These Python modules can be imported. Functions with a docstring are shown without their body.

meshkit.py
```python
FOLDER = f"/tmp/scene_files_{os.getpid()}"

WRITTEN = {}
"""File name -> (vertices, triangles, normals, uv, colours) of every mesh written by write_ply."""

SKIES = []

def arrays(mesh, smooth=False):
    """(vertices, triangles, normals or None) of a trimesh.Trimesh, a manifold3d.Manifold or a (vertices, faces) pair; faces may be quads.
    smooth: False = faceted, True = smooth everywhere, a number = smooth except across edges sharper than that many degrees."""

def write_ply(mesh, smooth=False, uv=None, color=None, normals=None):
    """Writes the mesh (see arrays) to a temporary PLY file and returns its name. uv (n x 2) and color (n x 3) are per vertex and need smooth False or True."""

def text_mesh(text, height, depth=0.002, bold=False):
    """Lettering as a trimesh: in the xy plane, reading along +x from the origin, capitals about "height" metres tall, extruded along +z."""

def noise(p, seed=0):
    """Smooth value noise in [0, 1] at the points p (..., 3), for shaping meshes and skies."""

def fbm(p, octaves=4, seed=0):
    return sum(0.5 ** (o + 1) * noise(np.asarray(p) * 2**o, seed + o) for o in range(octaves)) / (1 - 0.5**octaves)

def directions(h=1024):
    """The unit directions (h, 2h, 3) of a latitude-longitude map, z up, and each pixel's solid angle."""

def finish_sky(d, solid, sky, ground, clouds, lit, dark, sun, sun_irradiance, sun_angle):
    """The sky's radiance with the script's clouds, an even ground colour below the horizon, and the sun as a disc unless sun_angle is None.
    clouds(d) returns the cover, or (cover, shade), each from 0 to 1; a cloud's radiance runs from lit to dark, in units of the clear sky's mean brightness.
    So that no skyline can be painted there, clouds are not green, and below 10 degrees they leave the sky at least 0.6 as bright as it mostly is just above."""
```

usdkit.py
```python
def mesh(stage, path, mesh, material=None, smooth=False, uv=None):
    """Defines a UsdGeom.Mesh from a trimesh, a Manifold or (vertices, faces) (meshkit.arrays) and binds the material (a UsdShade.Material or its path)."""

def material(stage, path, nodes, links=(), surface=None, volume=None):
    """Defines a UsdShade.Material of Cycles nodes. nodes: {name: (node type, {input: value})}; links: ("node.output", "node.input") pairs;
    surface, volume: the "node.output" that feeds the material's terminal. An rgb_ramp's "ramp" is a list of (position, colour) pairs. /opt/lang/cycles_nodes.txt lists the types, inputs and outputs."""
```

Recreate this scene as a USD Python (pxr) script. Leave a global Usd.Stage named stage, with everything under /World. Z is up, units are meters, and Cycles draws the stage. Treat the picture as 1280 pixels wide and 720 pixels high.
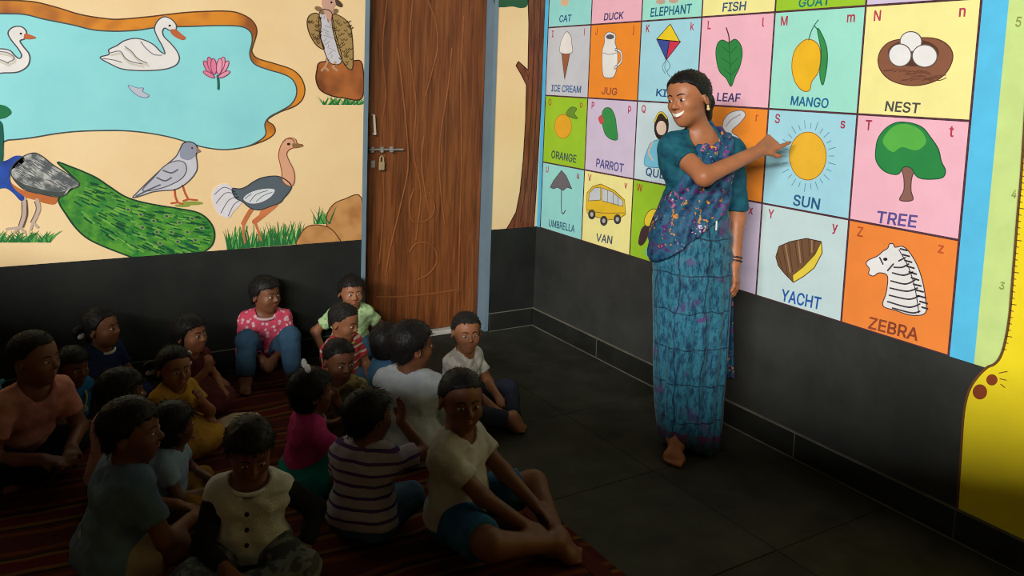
import math, random
import numpy as np, trimesh, usdkit, meshkit
from shapely.geometry import Polygon, LineString, Point, box as sbox
from shapely import affinity
from pxr import Usd, UsdGeom, UsdLux, UsdShade, Sdf, Gf, Vt
random.seed(7); np.random.seed(7)
stage = Usd.Stage.CreateInMemory()
UsdGeom.SetStageUpAxis(stage, 'Z'); UsdGeom.SetStageMetersPerUnit(stage, 1.0)
UsdGeom.Xform.Define(stage, '/World'); UsdGeom.Scope.Define(stage, '/World/Looks')

# ---------------------------------------------------------------- camera (solved from the photograph's perspective)
FPX, PPX, PPY = 1004.87, 640.0, 203.2
CAM = np.array([-2.66603, -4.03770, 1.48466])
RT = np.array([0.85398255, -0.51910076, 0.03533001]); UP = np.array([0.02220613, 0.10420436, 0.99430797]); FW = np.array([0.51982756, 0.84833711, -0.10051592])
cam = UsdGeom.Camera.Define(stage, '/World/camera')
m = np.eye(4); m[0, :3], m[1, :3], m[2, :3], m[3, :3] = RT, UP, -FW, CAM
cam.AddTransformOp().Set(Gf.Matrix4d(m.tolist()))
cam.CreateHorizontalApertureAttr(36.0); cam.CreateVerticalApertureAttr(20.25); cam.CreateFocalLengthAttr(FPX * 36 / 1280)
cam.CreateVerticalApertureOffsetAttr((PPY - 360) * 36 / 1280)
cam.CreateClippingRangeAttr(Gf.Vec2f(0.05, 200.0))
cam.CreateExposureAttr(0.14)

# ---------------------------------------------------------------- light: added strip light out of view, cut by an added low wall
LA, LBX, LBY, LH, LD = -0.30, 0.30, 0.27, 1.75, 6.0        # added wall and strip light: plane of half shade, wall height, light distance
LSL = math.hypot(LBX, LBY); LIGHT_AZ = np.array([LBX, LBY]) / LSL; EDGE = (LA - LH) / LSL
def strip_light(path, at, aim, w, h, power, color):
    L = UsdLux.RectLight.Define(stage, path)
    f = np.asarray(aim, float) - at; f /= np.linalg.norm(f); r = np.cross(f, [0, 0, 1]); r /= np.linalg.norm(r); u = np.cross(r, f)
    M = np.eye(4); M[0, :3], M[1, :3], M[2, :3], M[3, :3] = r, u, -f, at
    L.AddTransformOp().Set(Gf.Matrix4d(M.tolist()))
    L.CreateWidthAttr(w); L.CreateHeightAttr(h); L.CreateIntensityAttr(power); L.CreateColorAttr(Gf.Vec3f(*color)); L.CreateNormalizeAttr(False)
strip_light('/World/strip_light', np.array([*(LIGHT_AZ * (EDGE - LD)), LH + LSL * LD]), (-1.0, -1.2, 0.9), 7.0, 0.75, 74.0, (1.0, 0.985, 0.95))
dome = UsdLux.DomeLight.Define(stage, '/World/sky'); dome.CreateIntensityAttr(0.004); dome.CreateColorAttr(Gf.Vec3f(0.9, 0.97, 1.0))

# ---------------------------------------------------------------- helpers
names = {}
def numbered(parent, name):
    k = (parent, name); n = names.get(k, 0); names[k] = n + 1
    return f'{parent}/{name}' if n == 0 else f'{parent}/{name}_{n:03d}'
def props(prim, label=None, cat=None, group=None, kind=None):
    for k, v in (('label', label), ('category', cat), ('group', group), ('kind', kind)):
        if v: prim.SetCustomDataByKey(k, v)
    return prim
def thing(name, label, cat=None, group=None, kind=None, loc=None):
    x = UsdGeom.Xform.Define(stage, numbered('/World', name))
    if loc is not None: x.AddTranslateOp().Set(Gf.Vec3d(*map(float, loc)))
    return props(x.GetPrim(), label, cat, group, kind)
def obj(name, mesh, mat, parent=None, label=None, smooth=False, uv=None, **kw):
    pp = '/World' if parent is None else str(parent.GetPath())
    g = usdkit.mesh(stage, numbered(pp, name), mesh, mat, smooth=smooth, uv=uv)
    return props(g.GetPrim(), label, **kw)
def srgb(c):
    c = np.asarray(c, float) / 255
    return np.where(c <= .04045, c / 12.92, ((c + .055) / 1.055) ** 2.4)
_m = {}
def mat(name, rgb, rough=0.7, var=0.08, scale=6.0, bump=0.0, bscale=60.0, spec=0.3, stretch=(1, 1, 1), detail=4.0, rgb2=None, lo=.35, hi=.65, coat=0):
    """plain or mottled surface: two tones of one colour mixed by noise in object space"""
    if name in _m: return _m[name]
    a = np.asarray(srgb(rgb)); b = a * (1 - var) if rgb2 is None else srgb(rgb2)
    nodes = {'g': ('geometry', {}), 'map': ('mapping', {'scale': stretch}), 'n': ('noise_texture', {'scale': scale, 'detail': detail, 'roughness': .6}),
             'r': ('rgb_ramp', {'ramp': [(lo, tuple(a)), (hi, tuple(b))]}),
             'p': ('principled_bsdf', {'roughness': rough, 'specular_ior_level': spec, 'coat_weight': coat})}
    links = [('g.position', 'map.vector'), ('map.vector', 'n.vector'), ('n.fac', 'r.fac'), ('r.color', 'p.base_color')]
    if bump:
        nodes['n2'] = ('noise_texture', {'scale': bscale, 'detail': 3.0}); nodes['b'] = ('bump', {'strength': bump, 'distance': 0.01})
        links += [('map.vector', 'n2.vector'), ('n2.fac', 'b.height'), ('b.normal', 'p.normal')]
    _m[name] = usdkit.material(stage, '/World/Looks/' + name, nodes, links, surface='p.BSDF')
    return _m[name]
_pm = {}
def paint(rgb, var=0.10):
    rgb = tuple(int(x) for x in rgb); k = (rgb, var)
    if k not in _pm: _pm[k] = mat('paint_%03d_%03d_%03d_%d' % (*rgb, int(var * 100)), rgb, rough=.55, var=var, scale=9, bump=.04, bscale=90, spec=.25)
    return _pm[k]
def box(x0, x1, y0, y1, z0, z1, bevel=0.0):
    c = trimesh.creation.box([x1 - x0, y1 - y0, z1 - z0])
    if bevel:
        import manifold3d as m3
        p = []
        for sx in (0, 1):
            for sy in (0, 1):
                for sz in (0, 1):
                    X = (x0 + bevel, x1 - bevel)[sx]; Y = (y0 + bevel, y1 - bevel)[sy]; Z = (z0 + bevel, z1 - bevel)[sz]
                    for d in np.eye(3) * bevel: p += [(X + d[0], Y + d[1], Z + d[2]), (X - d[0], Y - d[1], Z - d[2])]
        mm = m3.Manifold.hull_points(np.array(p)).to_mesh()
        return trimesh.Trimesh(np.array(mm.vert_properties[:, :3]), np.array(mm.tri_verts), process=False)
    c.apply_translation([(x0 + x1) / 2, (y0 + y1) / 2, (z0 + z1) / 2]); return c
def cat(*ms): return trimesh.util.concatenate(list(ms))
def tube(pts, r, n=8):
    """round bar along a polyline; r a number or one per point"""
    pts = np.asarray(pts, float); r = np.broadcast_to(np.asarray(r, float), (len(pts),))
    t = np.gradient(pts, axis=0); t /= np.linalg.norm(t, axis=1, keepdims=True) + 1e-12
    a = np.array([0, 0, 1.0]) if abs(t[0, 2]) < .9 else np.array([1.0, 0, 0]); V = []
    for i in range(len(pts)):
        a = a - t[i] * (a @ t[i]); a /= np.linalg.norm(a); b = np.cross(t[i], a); th = np.arange(n) / n * 2 * np.pi
        V.append(pts[i] + r[i] * (np.cos(th)[:, None] * a + np.sin(th)[:, None] * b))
    V = np.vstack(V + [pts[:1], pts[-1:]]); F = []
    for i in range(len(pts) - 1):
        for j in range(n):
            q = [i * n + j, i * n + (j + 1) % n, (i + 1) * n + (j + 1) % n, (i + 1) * n + j]; F += [[q[0], q[1], q[2]], [q[0], q[2], q[3]]]
    e = len(pts) * n
    for j in range(n): F += [[e, (j + 1) % n, j], [e + 1, e - n + j, e - n + (j + 1) % n]]
    return trimesh.Trimesh(V, np.array(F), process=False)
def ray(px, py): return FW + RT * ((px - PPX) / FPX) + UP * ((PPY - py) / FPX)
def hit(px, py, axis, v):
    d = ray(px, py); return CAM + d * ((v - CAM[axis]) / d[axis])
def deep(px, py, depth): return CAM + ray(px, py) * depth
# flat painting on a wall: local coordinates (a, z): a = x on the back wall, a = -y on the right wall (both run to the right in the photo)
class Wall:
    def __init__(self, axis): self.axis = axis
    def loc(self, px, py):
        h = hit(px, py, self.axis, 0.0); return (h[0], h[2]) if self.axis == 1 else (-h[1], h[2])
    def lift(self, v):                      # (a, z, out) -> world
        return np.stack([v[:, 0], -v[:, 2], v[:, 1]], 1) if self.axis == 1 else np.stack([-v[:, 2], -v[:, 0], v[:, 1]], 1)
BACK, RIGHT = Wall(1), Wall(0)
def crom(pts, closed, n=6):
    P = np.asarray(pts, float); N = len(P)
    if N < 3: return P
    out = []
    for i in range(N if closed else N - 1):
        g = lambda k: P[k % N] if closed else P[min(max(k, 0), N - 1)]
        p0, p1, p2, p3 = g(i - 1), g(i), g(i + 1), g(i + 2)
        for t in np.arange(n) / n:
            out.append(.5 * (2 * p1 + (p2 - p0) * t + (2 * p0 - 5 * p1 + 4 * p2 - p3) * t * t + (3 * p1 - p0 - 3 * p2 + p3) * t ** 3))
    if not closed: out.append(P[-1])
    return np.array(out)
def extrude(poly, h):
    gs = [g for g in getattr(poly, 'geoms', [poly]) if g.geom_type == 'Polygon' and g.area > 1e-8]
    return cat(*[trimesh.creation.extrude_polygon(g, h, engine='earcut') for g in gs]) if gs else None
def on_wall(W, poly, h):
    me = extrude(poly, h); v = W.lift(np.array(me.vertices)); f = np.array(me.faces)
    if W.axis == 0: f = f[:, ::-1]
    t = trimesh.Trimesh(v, f, process=False); trimesh.repair.fix_normals(t) if len(f) < 400 else None; return t
LAY = 0.0005
def poly(W, pts, smooth=True, n=5):
    P = [W.loc(*p) for p in (crom(pts, True, n) if smooth else pts)]
    q = Polygon(P)
    return q if q.is_valid else q.buffer(0)
def line(W, pts, w, closed=False, smooth=True, n=5):
    P = [W.loc(*p) for p in (crom(pts, closed, n) if smooth else list(pts) + ([pts[0]] if closed else []))]
    if closed and smooth: P.append(P[0])
    return LineString(P).buffer(w / 2, quad_segs=3)
def ellp(W, cx, cy, rx, ry, ang=0, n=28):
    th = np.arange(n) / n * 2 * np.pi; c, s = math.cos(math.radians(ang)), math.sin(math.radians(ang))
    return Polygon([W.loc(cx + rx * math.cos(t) * c - ry * math.sin(t) * s, cy + rx * math.cos(t) * s + ry * math.sin(t) * c) for t in th])
def union(*ps):
    from shapely import union_all
    return union_all([p for q in ps for p in (q if isinstance(q, list) else [q])])
def put(W, parent, name, shape, rgb, layer, label=None, var=.10, mt=None):
    return obj(name, on_wall(W, shape, LAY * layer), mt or paint(rgb, var), parent, label)
def text_shape(word):
    """outline of a hand-painted word, capitals 1 tall, starting at 0"""
    me = meshkit.text_mesh(word, 1.0, 0.1, bold=True)
    v, f = np.array(me.vertices), np.array(me.faces); top = v[:, 2] > 0.05
    tri = f[top[f].all(1)]
    u = union([Polygon(v[t, :2]).buffer(1e-4) for t in tri if Polygon(v[t, :2]).area > 1e-9])
    return u
def text(W, parent, name, word, p0, p1, hpx, rgb, layer, slant=.08, wob=0):
    """word painted on the wall with its baseline between two points of the photograph"""
    u = text_shape(word); x0, y0, x1, y1 = u.bounds
    a, b = np.array(W.loc(*p0)), np.array(W.loc(*p1)); up = np.array(W.loc(p0[0], p0[1] - hpx)) - a
    d = b - a; s = d / (x1 - x0); hgt = np.linalg.norm(up)
    shape = affinity.affine_transform(u, [s[0], slant * hgt, s[1], hgt, a[0] - s[0] * x0, a[1] - s[1] * x0])
    return put(W, parent, name, shape, rgb, layer, var=.25)
# ---------------------------------------------------------------- room shell
S = 0.42; DADO = 0.611; TOP = 2.3; BASE = 0.109
plaster = mat('cream_plaster', (238, 203, 150), rough=.7, var=.10, scale=2.2, bump=.06, bscale=45, rgb2=(243, 214, 164))
plaster_r = mat('wall_plaster', (225, 222, 210), rough=.7, var=.06, scale=3)
dado_m = mat('black_dado', (27, 29, 27), rough=.68, var=.3, scale=3.5, bump=.10, bscale=30, spec=.22, rgb2=(37, 39, 36))
dado_r_m = mat('black_dado_right', (42, 43, 41), rough=.66, var=.3, scale=3.5, bump=.10, bscale=30, spec=.28, rgb2=(54, 55, 52))
tile_m = mat('skirting_stone', (26, 27, 25), rough=.5, var=.4, scale=8, spec=.4, rgb2=(36, 37, 33))
mortar = mat('mortar_line', (112, 110, 96), rough=.9, var=.3, scale=14)
slab_m = [mat('floor_stone_%s' % 'abc'[i], c, rough=.7, var=.3, scale=5, bump=.12, bscale=24, spec=.15, rgb2=c2) for i, (c, c2) in enumerate([((62, 63, 54), (44, 45, 39)), ((57, 58, 50), (46, 47, 41)), ((66, 66, 57), (48, 49, 42))])]
grout = mat('floor_grout', (72, 71, 62), rough=.9, var=.3, scale=12)
frame_m = mat('door_frame_paint', (112, 134, 148), rough=.5, var=.12, scale=6, bump=.05, spec=.4)

XL, YN, WX, WY, DX0, DX1, DTOP = -4.6, -4.6, -3.4, -3.4, -1.123, -0.322, 2.12
floor = thing('floor', 'dark stone slab floor of the classroom', kind='structure')
obj('grout_bed', box(XL, 0, YN, 0.30, -.06, -.004), grout, floor)
SL = 0.60
xs = np.arange(0, XL - .01, -SL); ys = np.arange(0.0, YN - .01, -SL)
for i, x in enumerate(xs):
    for j, y in enumerate(ys):
        x0, x1 = max(x - SL, XL), x; y0, y1 = max(y - SL, YN), y
        if x1 - x0 < .05 or y1 - y0 < .05: continue
        g = .0018; dz = random.uniform(-.0012, .0006)
        obj('floor_slab', box(x0 + g, x1 - g, y0 + g, y1 - g, -.03, dz, .0015), random.choice(slab_m), floor)
obj('floor_slab', box(DX0, DX1, .002, .30, -.03, -.0005), slab_m[0], floor)

wall_back = thing('wall_back', 'cream wall with painted pond and birds above a black dado', kind='structure')
obj('plaster', cat(box(WX, DX0, 0, .22, 0, TOP), box(DX1, .22, 0, .22, 0, TOP), box(DX0, DX1, 0, .22, DTOP, TOP)), plaster, wall_back)
obj('dado', cat(box(WX, DX0 - .0, -.004, 0, BASE - .01, DADO), box(DX1, 0, -.004, 0, BASE - .01, DADO)), dado_m, wall_back, 'black painted dado band along the bottom of the cream wall')
wall_right = thing('wall_right', 'wall painted with a colourful alphabet picture chart over a black dado', kind='structure')
obj('plaster', box(0, .22, WY, 0, 0, TOP), plaster_r, wall_right)
tl = 0.66
def skirting(name, label, along):
    t = thing(name, label, kind='structure'); runs = []
    if along == 'y':
        y = 0.0
        while y > WY + .05:
            y0 = max(y - tl, WY); runs.append(box(-.016, 0, y0 + .002, y - .002, 0, BASE - .004, .002)); y -= tl
        obj('mortar_line', cat(box(-.015, 0, WY, 0, BASE - .005, BASE), box(-.014, 0, WY, 0, .0, BASE - .006), box(-.022, -.0165, WY, 0, 0, .004)), mortar, t)
    else:
        for a, b in ((WX, DX0), (DX1, -.017)):
            x = b
            while x > a + .05:
                x0 = max(x - tl, a); runs.append(box(x0 + .002, x - .002, -.016, 0, 0, BASE - .004, .002)); x -= tl
            obj('mortar_line', cat(box(a, b, -.013, -.0045, BASE - .004, BASE - .001), box(a, b, -.020, -.0165, 0, .003)), mortar, t)
    for r in runs: obj('skirting_tile', r, tile_m, t)
skirting('baseboard_right', 'black stone skirting tiles along the foot of the alphabet wall', 'y')
skirting('baseboard_back', 'black stone skirting tiles along the foot of the cream wall', 'x')

# unseen low wall added behind the camera to shade the floor and lower left
def low_wall():
    n = np.array([LIGHT_AZ[0], LIGHT_AZ[1]]); t = np.array([-n[1], n[0]])
    hgt = LH; c = n * EDGE
    P = [c + t * a + n * b for a, b in ((-4.5, -.2), (4.5, -.2), (4.5, 0), (-4.5, 0))]
    me = trimesh.creation.extrude_polygon(Polygon(P), hgt, engine='earcut'); return me
blocker = thing('shade_wall', 'added unseen low wall that keeps light off the lower left of the class', kind='structure')
obj('plaster', low_wall(), plaster, blocker)

# ---------------------------------------------------------------- door
def wood():
    nodes = {'g': ('geometry', {}), 'mp': ('mapping', {'scale': (14, 14, .9)}), 'n': ('noise_texture', {'scale': 2.2, 'detail': 6.0, 'roughness': .62, 'distortion': .6}),
             'mq': ('mapping', {'scale': (60, 60, 1.6)}), 'n2': ('noise_texture', {'scale': 2.0, 'detail': 3.0}),
             'r': ('rgb_ramp', {'ramp': [(.28, tuple(srgb((78, 44, 22)))), (.48, tuple(srgb((122, 68, 33)))), (.6, tuple(srgb((140, 82, 42)))), (.75, tuple(srgb((104, 56, 28))))]}),
             'r2': ('rgb_ramp', {'ramp': [(.35, (.72, .72, .72)), (.6, (1, 1, 1))]}), 'mx': ('mix_color', {'blend_type': 'multiply', 'fac': 1.0}),
             'b': ('bump', {'strength': .15, 'distance': .004}), 'p': ('principled_bsdf', {'roughness': .45, 'specular_ior_level': .35})}
    links = [('g.position', 'mp.vector'), ('mp.vector', 'n.vector'), ('g.position', 'mq.vector'), ('mq.vector', 'n2.vector'), ('n.fac', 'r.fac'), ('n2.fac', 'r2.fac'), ('r.color', 'mx.a'), ('r2.color', 'mx.b'),
             ('mx.result', 'p.base_color'), ('n2.fac', 'b.height'), ('b.normal', 'p.normal')]
    return usdkit.material(stage, '/World/Looks/door_wood', nodes, links, surface='p.BSDF')
wood_m = wood()
carve_m = mat('carved_wood_line', (146, 88, 48), rough=.4, var=.25, scale=12)
steel = mat('latch_steel', (150, 146, 136), rough=.35, var=.3, scale=30, spec=.6)
door = thing('door_1', 'brown carved wooden door with steel bolt and padlock', kind='structure')
DY = 0.085
jl = cat(box(DX0, DX0 + .024, -.006, .16, 0, DTOP), box(DX0, DX0 + .045, DY + .035, .2, 0, DTOP))
obj('door_jamb', jl, frame_m, door, 'left blue-grey door jamb'); obj('door_jamb', cat(box(DX1 - .024, DX1, -.006, .16, 0, DTOP), box(DX1 - .045, DX1, DY + .035, .2, 0, DTOP)), frame_m, door, 'right blue-grey door jamb')
obj('door_head', box(DX0 + .024, DX1 - .024, -.006, .16, DTOP - .05, DTOP), frame_m, door)
lx0, lx1 = DX0 + .026, DX1 - .026
leaf = obj('door_leaf', box(lx0, lx1, DY, DY + .034, .03, DTOP - .052, .003), wood_m, door)
obj('door_gap_strip', box(DX0 + .024, DX1 - .024, .045, .16, 0, .026, .003), mat('sill_sunlight', (214, 208, 196), rough=.8, var=.15), door, 'pale strip under the door coloured as sunlight through the gap')  # pale tone stands in for sunlight leaking under the door
def on_leaf(px, py):
    h = hit(px, py, 1, DY); return h
def carve(pts, r=.0045):
    P = [on_leaf(*p) for p in crom(pts, False, 5)]; P = np.array(P); P[:, 1] = DY - .0005
    return tube(P, r, 6)
CARVE = [[(484, 0), (478, 60), (482, 120), (476, 170), (480, 250), (474, 330)], [(497, 60), (503, 110), (508, 160), (510, 210), (500, 260), (488, 310), (482, 345)],
         [(516, 0), (512, 60), (520, 130), (517, 190), (526, 240), (520, 300)], [(580, 20), (576, 100), (577, 190), (575, 280), (573, 365)],
         [(565, 60), (560, 110), (552, 160), (549, 200), (552, 250), (556, 280)], [(535, 0), (545, 30), (547, 60), (540, 90), (532, 120)],
         [(518, 235), (512, 255), (515, 275), (527, 278), (540, 270), (543, 255), (536, 240)], [(512, 315), (520, 305), (534, 304), (544, 312), (546, 328), (536, 342), (522, 350)],
         [(470, 371), (500, 371), (540, 367), (576, 362)], [(530, 170), (527, 200), (530, 230), (536, 262)]]
for c in CARVE: obj('carved_line', carve(c), carve_m, leaf)
def P3(px, py, out): h = hit(px, py, 1, DY - out); return h
obj('door_bolt', tube([P3(461, 187, .016), P3(504, 187, .016)], .006, 10), steel, door, 'horizontal steel sliding bolt')
h0 = P3(468, 187, .006)
obj('bolt_staple', cat(*[box(P3(x, 187, 0)[0] - .008, P3(x, 187, 0)[0] + .008, DY - .024, DY, h0[2] - .016, h0[2] + .016, .002) for x in (464, 476, 488)]), steel, door)
pk = P3(477, 205, .02)
obj('padlock', cat(box(pk[0] - .016, pk[0] + .016, DY - .03, DY - .012, pk[2] - .035, pk[2] + .012, .004), tube([pk + [-.010, 0, .01], pk + [-.010, 0, .035], pk + [-.004, 0, .043], pk + [.004, 0, .043], pk + [.010, 0, .035], pk + [.010, 0, .01]], .004, 8)), mat('padlock_brass', (172, 150, 112), rough=.35, var=.3, spec=.6), door)
a, b = P3(467.5, 144, .03), P3(469, 168, .03)
obj('door_handle', cat(tube([a * [1, 0, 1] + [0, DY, 0], a, a * .5 + b * .5, b, b * [1, 0, 1] + [0, DY, 0]], .007, 10)), mat('handle_white', (226, 214, 190), rough=.3, var=.1, spec=.6), door, 'pale upright pull handle')
obj('keyhole_plate', box(P3(466, 205, 0)[0] - .012, P3(466, 205, 0)[0] + .012, DY - .004, DY, P3(466, 205, 0)[2] - .02, P3(466, 205, 0)[2] + .02, .001), steel, door)
# ---------------------------------------------------------------- mural on the back wall (flat paint, traced where it stands on the wall)
INK = (62, 58, 62)
def mural(name, label, pts, rgb, layer=2, ink=INK, w=.005, smooth=True, W=BACK, wall=None, var=.10, mt=None):
    wall = wall or wall_back
    sh = poly(W, pts, smooth)
    p = put(W, wall, name, sh, rgb, layer, label, var, mt)
    if ink is not None: put(W, p, 'outline', line(W, pts, w, True, smooth), ink, layer + 1)
    return p
water = [(-30, 16), (0, 17), (30, 18), (55, 24), (90, 31), (115, 37), (140, 39), (170, 38), (200, 34), (240, 33), (270, 32), (300, 33), (313, 40), (315, 52), (312, 68), (318, 80), (335, 87), (352, 92), (364, 98), (370, 108), (370, 120), (363, 131), (350, 139), (337, 146), (331, 155), (332, 168), (322, 177), (305, 184), (280, 187), (255, 184), (235, 178), (215, 172), (190, 167), (165, 164), (140, 163), (100, 164), (70, 167), (40, 172), (10, 175), (-30, 176)]
bank = [(-30, 0), (0, 0), (40, 2), (70, 9), (100, 18), (130, 23), (150, 24), (185, 21), (210, 18), (240, 15), (285, 14), (305, 19), (317, 28), (321, 40), (316, 58), (315, 65), (322, 73), (345, 80), (365, 87), (376, 97), (381, 111), (378, 124), (368, 133), (350, 140), (336, 148), (335, 152), (341, 156), (344, 162), (342, 168), (334, 174), (322, 179)] + water[27:]
bank_m = mat('paint_pond_bank', (222, 140, 42), rough=.55, var=.3, scale=5, rgb2=(150, 84, 40), lo=.40, hi=.62, detail=2)
water_m = mat('paint_pond_water', (150, 224, 224), rough=.5, var=.08, scale=3, rgb2=(138, 214, 220))
pond = mural('painted_pond', 'painted blue pond with an ochre bank', bank, (205, 125, 42), 1, (96, 62, 30), .006, mt=bank_m)
put(BACK, pond, 'water', poly(BACK, water), (150, 224, 224), 2, mt=water_m)
put(BACK, pond, 'outline', line(BACK, water, .006, True), (74, 84, 84), 3)
def swan(body, beak, eye, wings, label):
    s = mural('painted_swan', label, body, (236, 232, 228), 4, (84, 84, 88), .005)
    put(BACK, s, 'beak', poly(BACK, beak), (196, 104, 60), 6)
    put(BACK, s, 'eye', ellp(BACK, *eye, 1.5, 1.2), (40, 30, 30), 6)
    put(BACK, s, 'wing_line', union([line(BACK, w, .004) for w in wings]), (120, 116, 124), 5)
    put(BACK, s, 'wing_tint', union([line(BACK, [(a + 1, b + 3) for a, b in w], .010) for w in wings[:2]]), (214, 206, 192), 4.6)
swan([(125, 72), (136, 68), (136, 62), (146, 57), (155, 51), (168, 48), (180, 50), (192, 56), (200, 64), (206, 67), (203, 58), (197, 47), (193, 36), (197, 26), (205, 21), (214, 24), (220, 31), (219, 38), (212, 38), (206, 35), (203, 39), (205, 46), (213, 54), (221, 64), (224, 73), (220, 81), (208, 86), (190, 88), (170, 88), (152, 86), (138, 80)],
     [(213, 37), (220, 37), (226, 42), (232, 47), (228, 50), (220, 47), (214, 42)], (212, 32),
     [[(138, 66), (150, 64), (156, 72), (164, 77), (178, 80)], [(156, 58), (164, 64), (172, 73), (184, 79)], [(176, 52), (182, 60), (192, 68), (202, 69)], [(128, 73), (142, 75), (152, 78)]], 'painted white swan swimming on the blue pond')
swan([(-20, 62), (0, 61), (12, 63), (19, 70), (24, 73), (27, 69), (22, 60), (14, 50), (10, 42), (13, 36), (20, 33), (28, 34), (33, 40), (31, 48), (25, 51), (29, 58), (36, 67), (37, 76), (33, 84), (22, 90), (5, 91), (-20, 91)],
     [(31, 42), (37, 43), (45, 47), (38, 49), (30, 48)], (26, 42), [[(-5, 64), (10, 66), (18, 73), (10, 78)], [(-8, 72), (4, 76), (10, 79)]], 'painted white swan cut by the left edge of the picture')
fish = mural('painted_fish', 'small pale fish painted in the pond', [(160, 107), (166, 108), (172, 110), (179, 110), (178, 114), (186, 119), (182, 122), (173, 120), (165, 114)], (196, 200, 214), 4, (120, 130, 150), .003)
lotus = put(BACK, wall_back, 'painted_lotus', union([line(BACK, [(272, 95), (273, 103), (273, 111)], .012)]), (40, 110, 100), 4, 'pink lotus flower painted on the pond')
pet = [ellp(BACK, 270 + dx, cy, rx, ry, a) for dx, cy, rx, ry, a in [(-11, 84, 3, 9, -28), (11, 84, 3, 9, 28), (-7, 81, 3.4, 10, -14), (7, 81, 3.4, 10, 14), (-3, 83, 3.5, 10, -5), (4, 83, 3.5, 10, 6), (-9, 93, 2.6, 8, -62), (10, 93, 2.6, 8, 62)]]
for i, q in enumerate(pet): put(BACK, lotus, 'petal', q, [(226, 130, 160), (236, 160, 182)][i % 2], 5 + .2 * i); put(BACK, lotus, 'outline', q.exterior.buffer(.0018), (150, 60, 96), 5.1 + .2 * i)
# vulture on a rock
rock_m = mat('paint_rock', (178, 104, 52), rough=.55, var=.3, scale=6, rgb2=(120, 66, 34), lo=.42, hi=.66, detail=2)
rock2_m = mat('paint_boulder', (204, 150, 92), rough=.55, var=.3, scale=7, rgb2=(172, 112, 62), lo=.4, hi=.66, detail=2)
def grass(W, wall, name, label, x0, x1, y0, h, n, layer, seed, cols=((60, 140, 62), (96, 170, 84), (40, 110, 58)), lean=.35, base=True):
    R = random.Random(seed); B = [[], [], []]
    for i in range(n):
        x = R.uniform(x0, x1); hh = h * R.uniform(.45, 1); l = R.uniform(-lean, lean) * hh; yb = y0(x) if callable(y0) else y0
        B[i % 3].append(Polygon([W.loc(x - 1.1, yb), W.loc(x + l * .5 - .7, yb - hh * .55), W.loc(x + l, yb - hh), W.loc(x + l * .5 + .7, yb - hh * .5), W.loc(x + 1.1, yb)]).buffer(0))
    p = put(W, wall, name, union(B[0]), cols[0], layer, label)
    put(W, p, 'blade', union(B[1]), cols[1], layer + .5); put(W, p, 'blade', union(B[2]), cols[2], layer + .8)
    return p
grass(BACK, wall_back, 'painted_grass', 'tuft of green grass painted under the vulture rock', 404, 452, 131, 12, 60, 2, 3, lean=1.4)
mural('painted_rock', 'brown rock painted under the vulture', [(400, 78), (396, 88), (395, 100), (400, 112), (412, 119), (428, 122), (452.5, 122), (452.5, 80), (440, 76), (420, 77)], (170, 100, 50), 3, (70, 40, 24), .006, mt=rock_m)
v = mural('painted_vulture', 'brown vulture painted perched on a rock', [(400, 14), (413, 14), (416, 25), (420, 45), (427, 70), (424, 80), (412, 78), (404, 60), (399, 40)], (206, 202, 206), 5, (90, 70, 50), .004)
wingm = (168, 138, 84)
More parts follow.
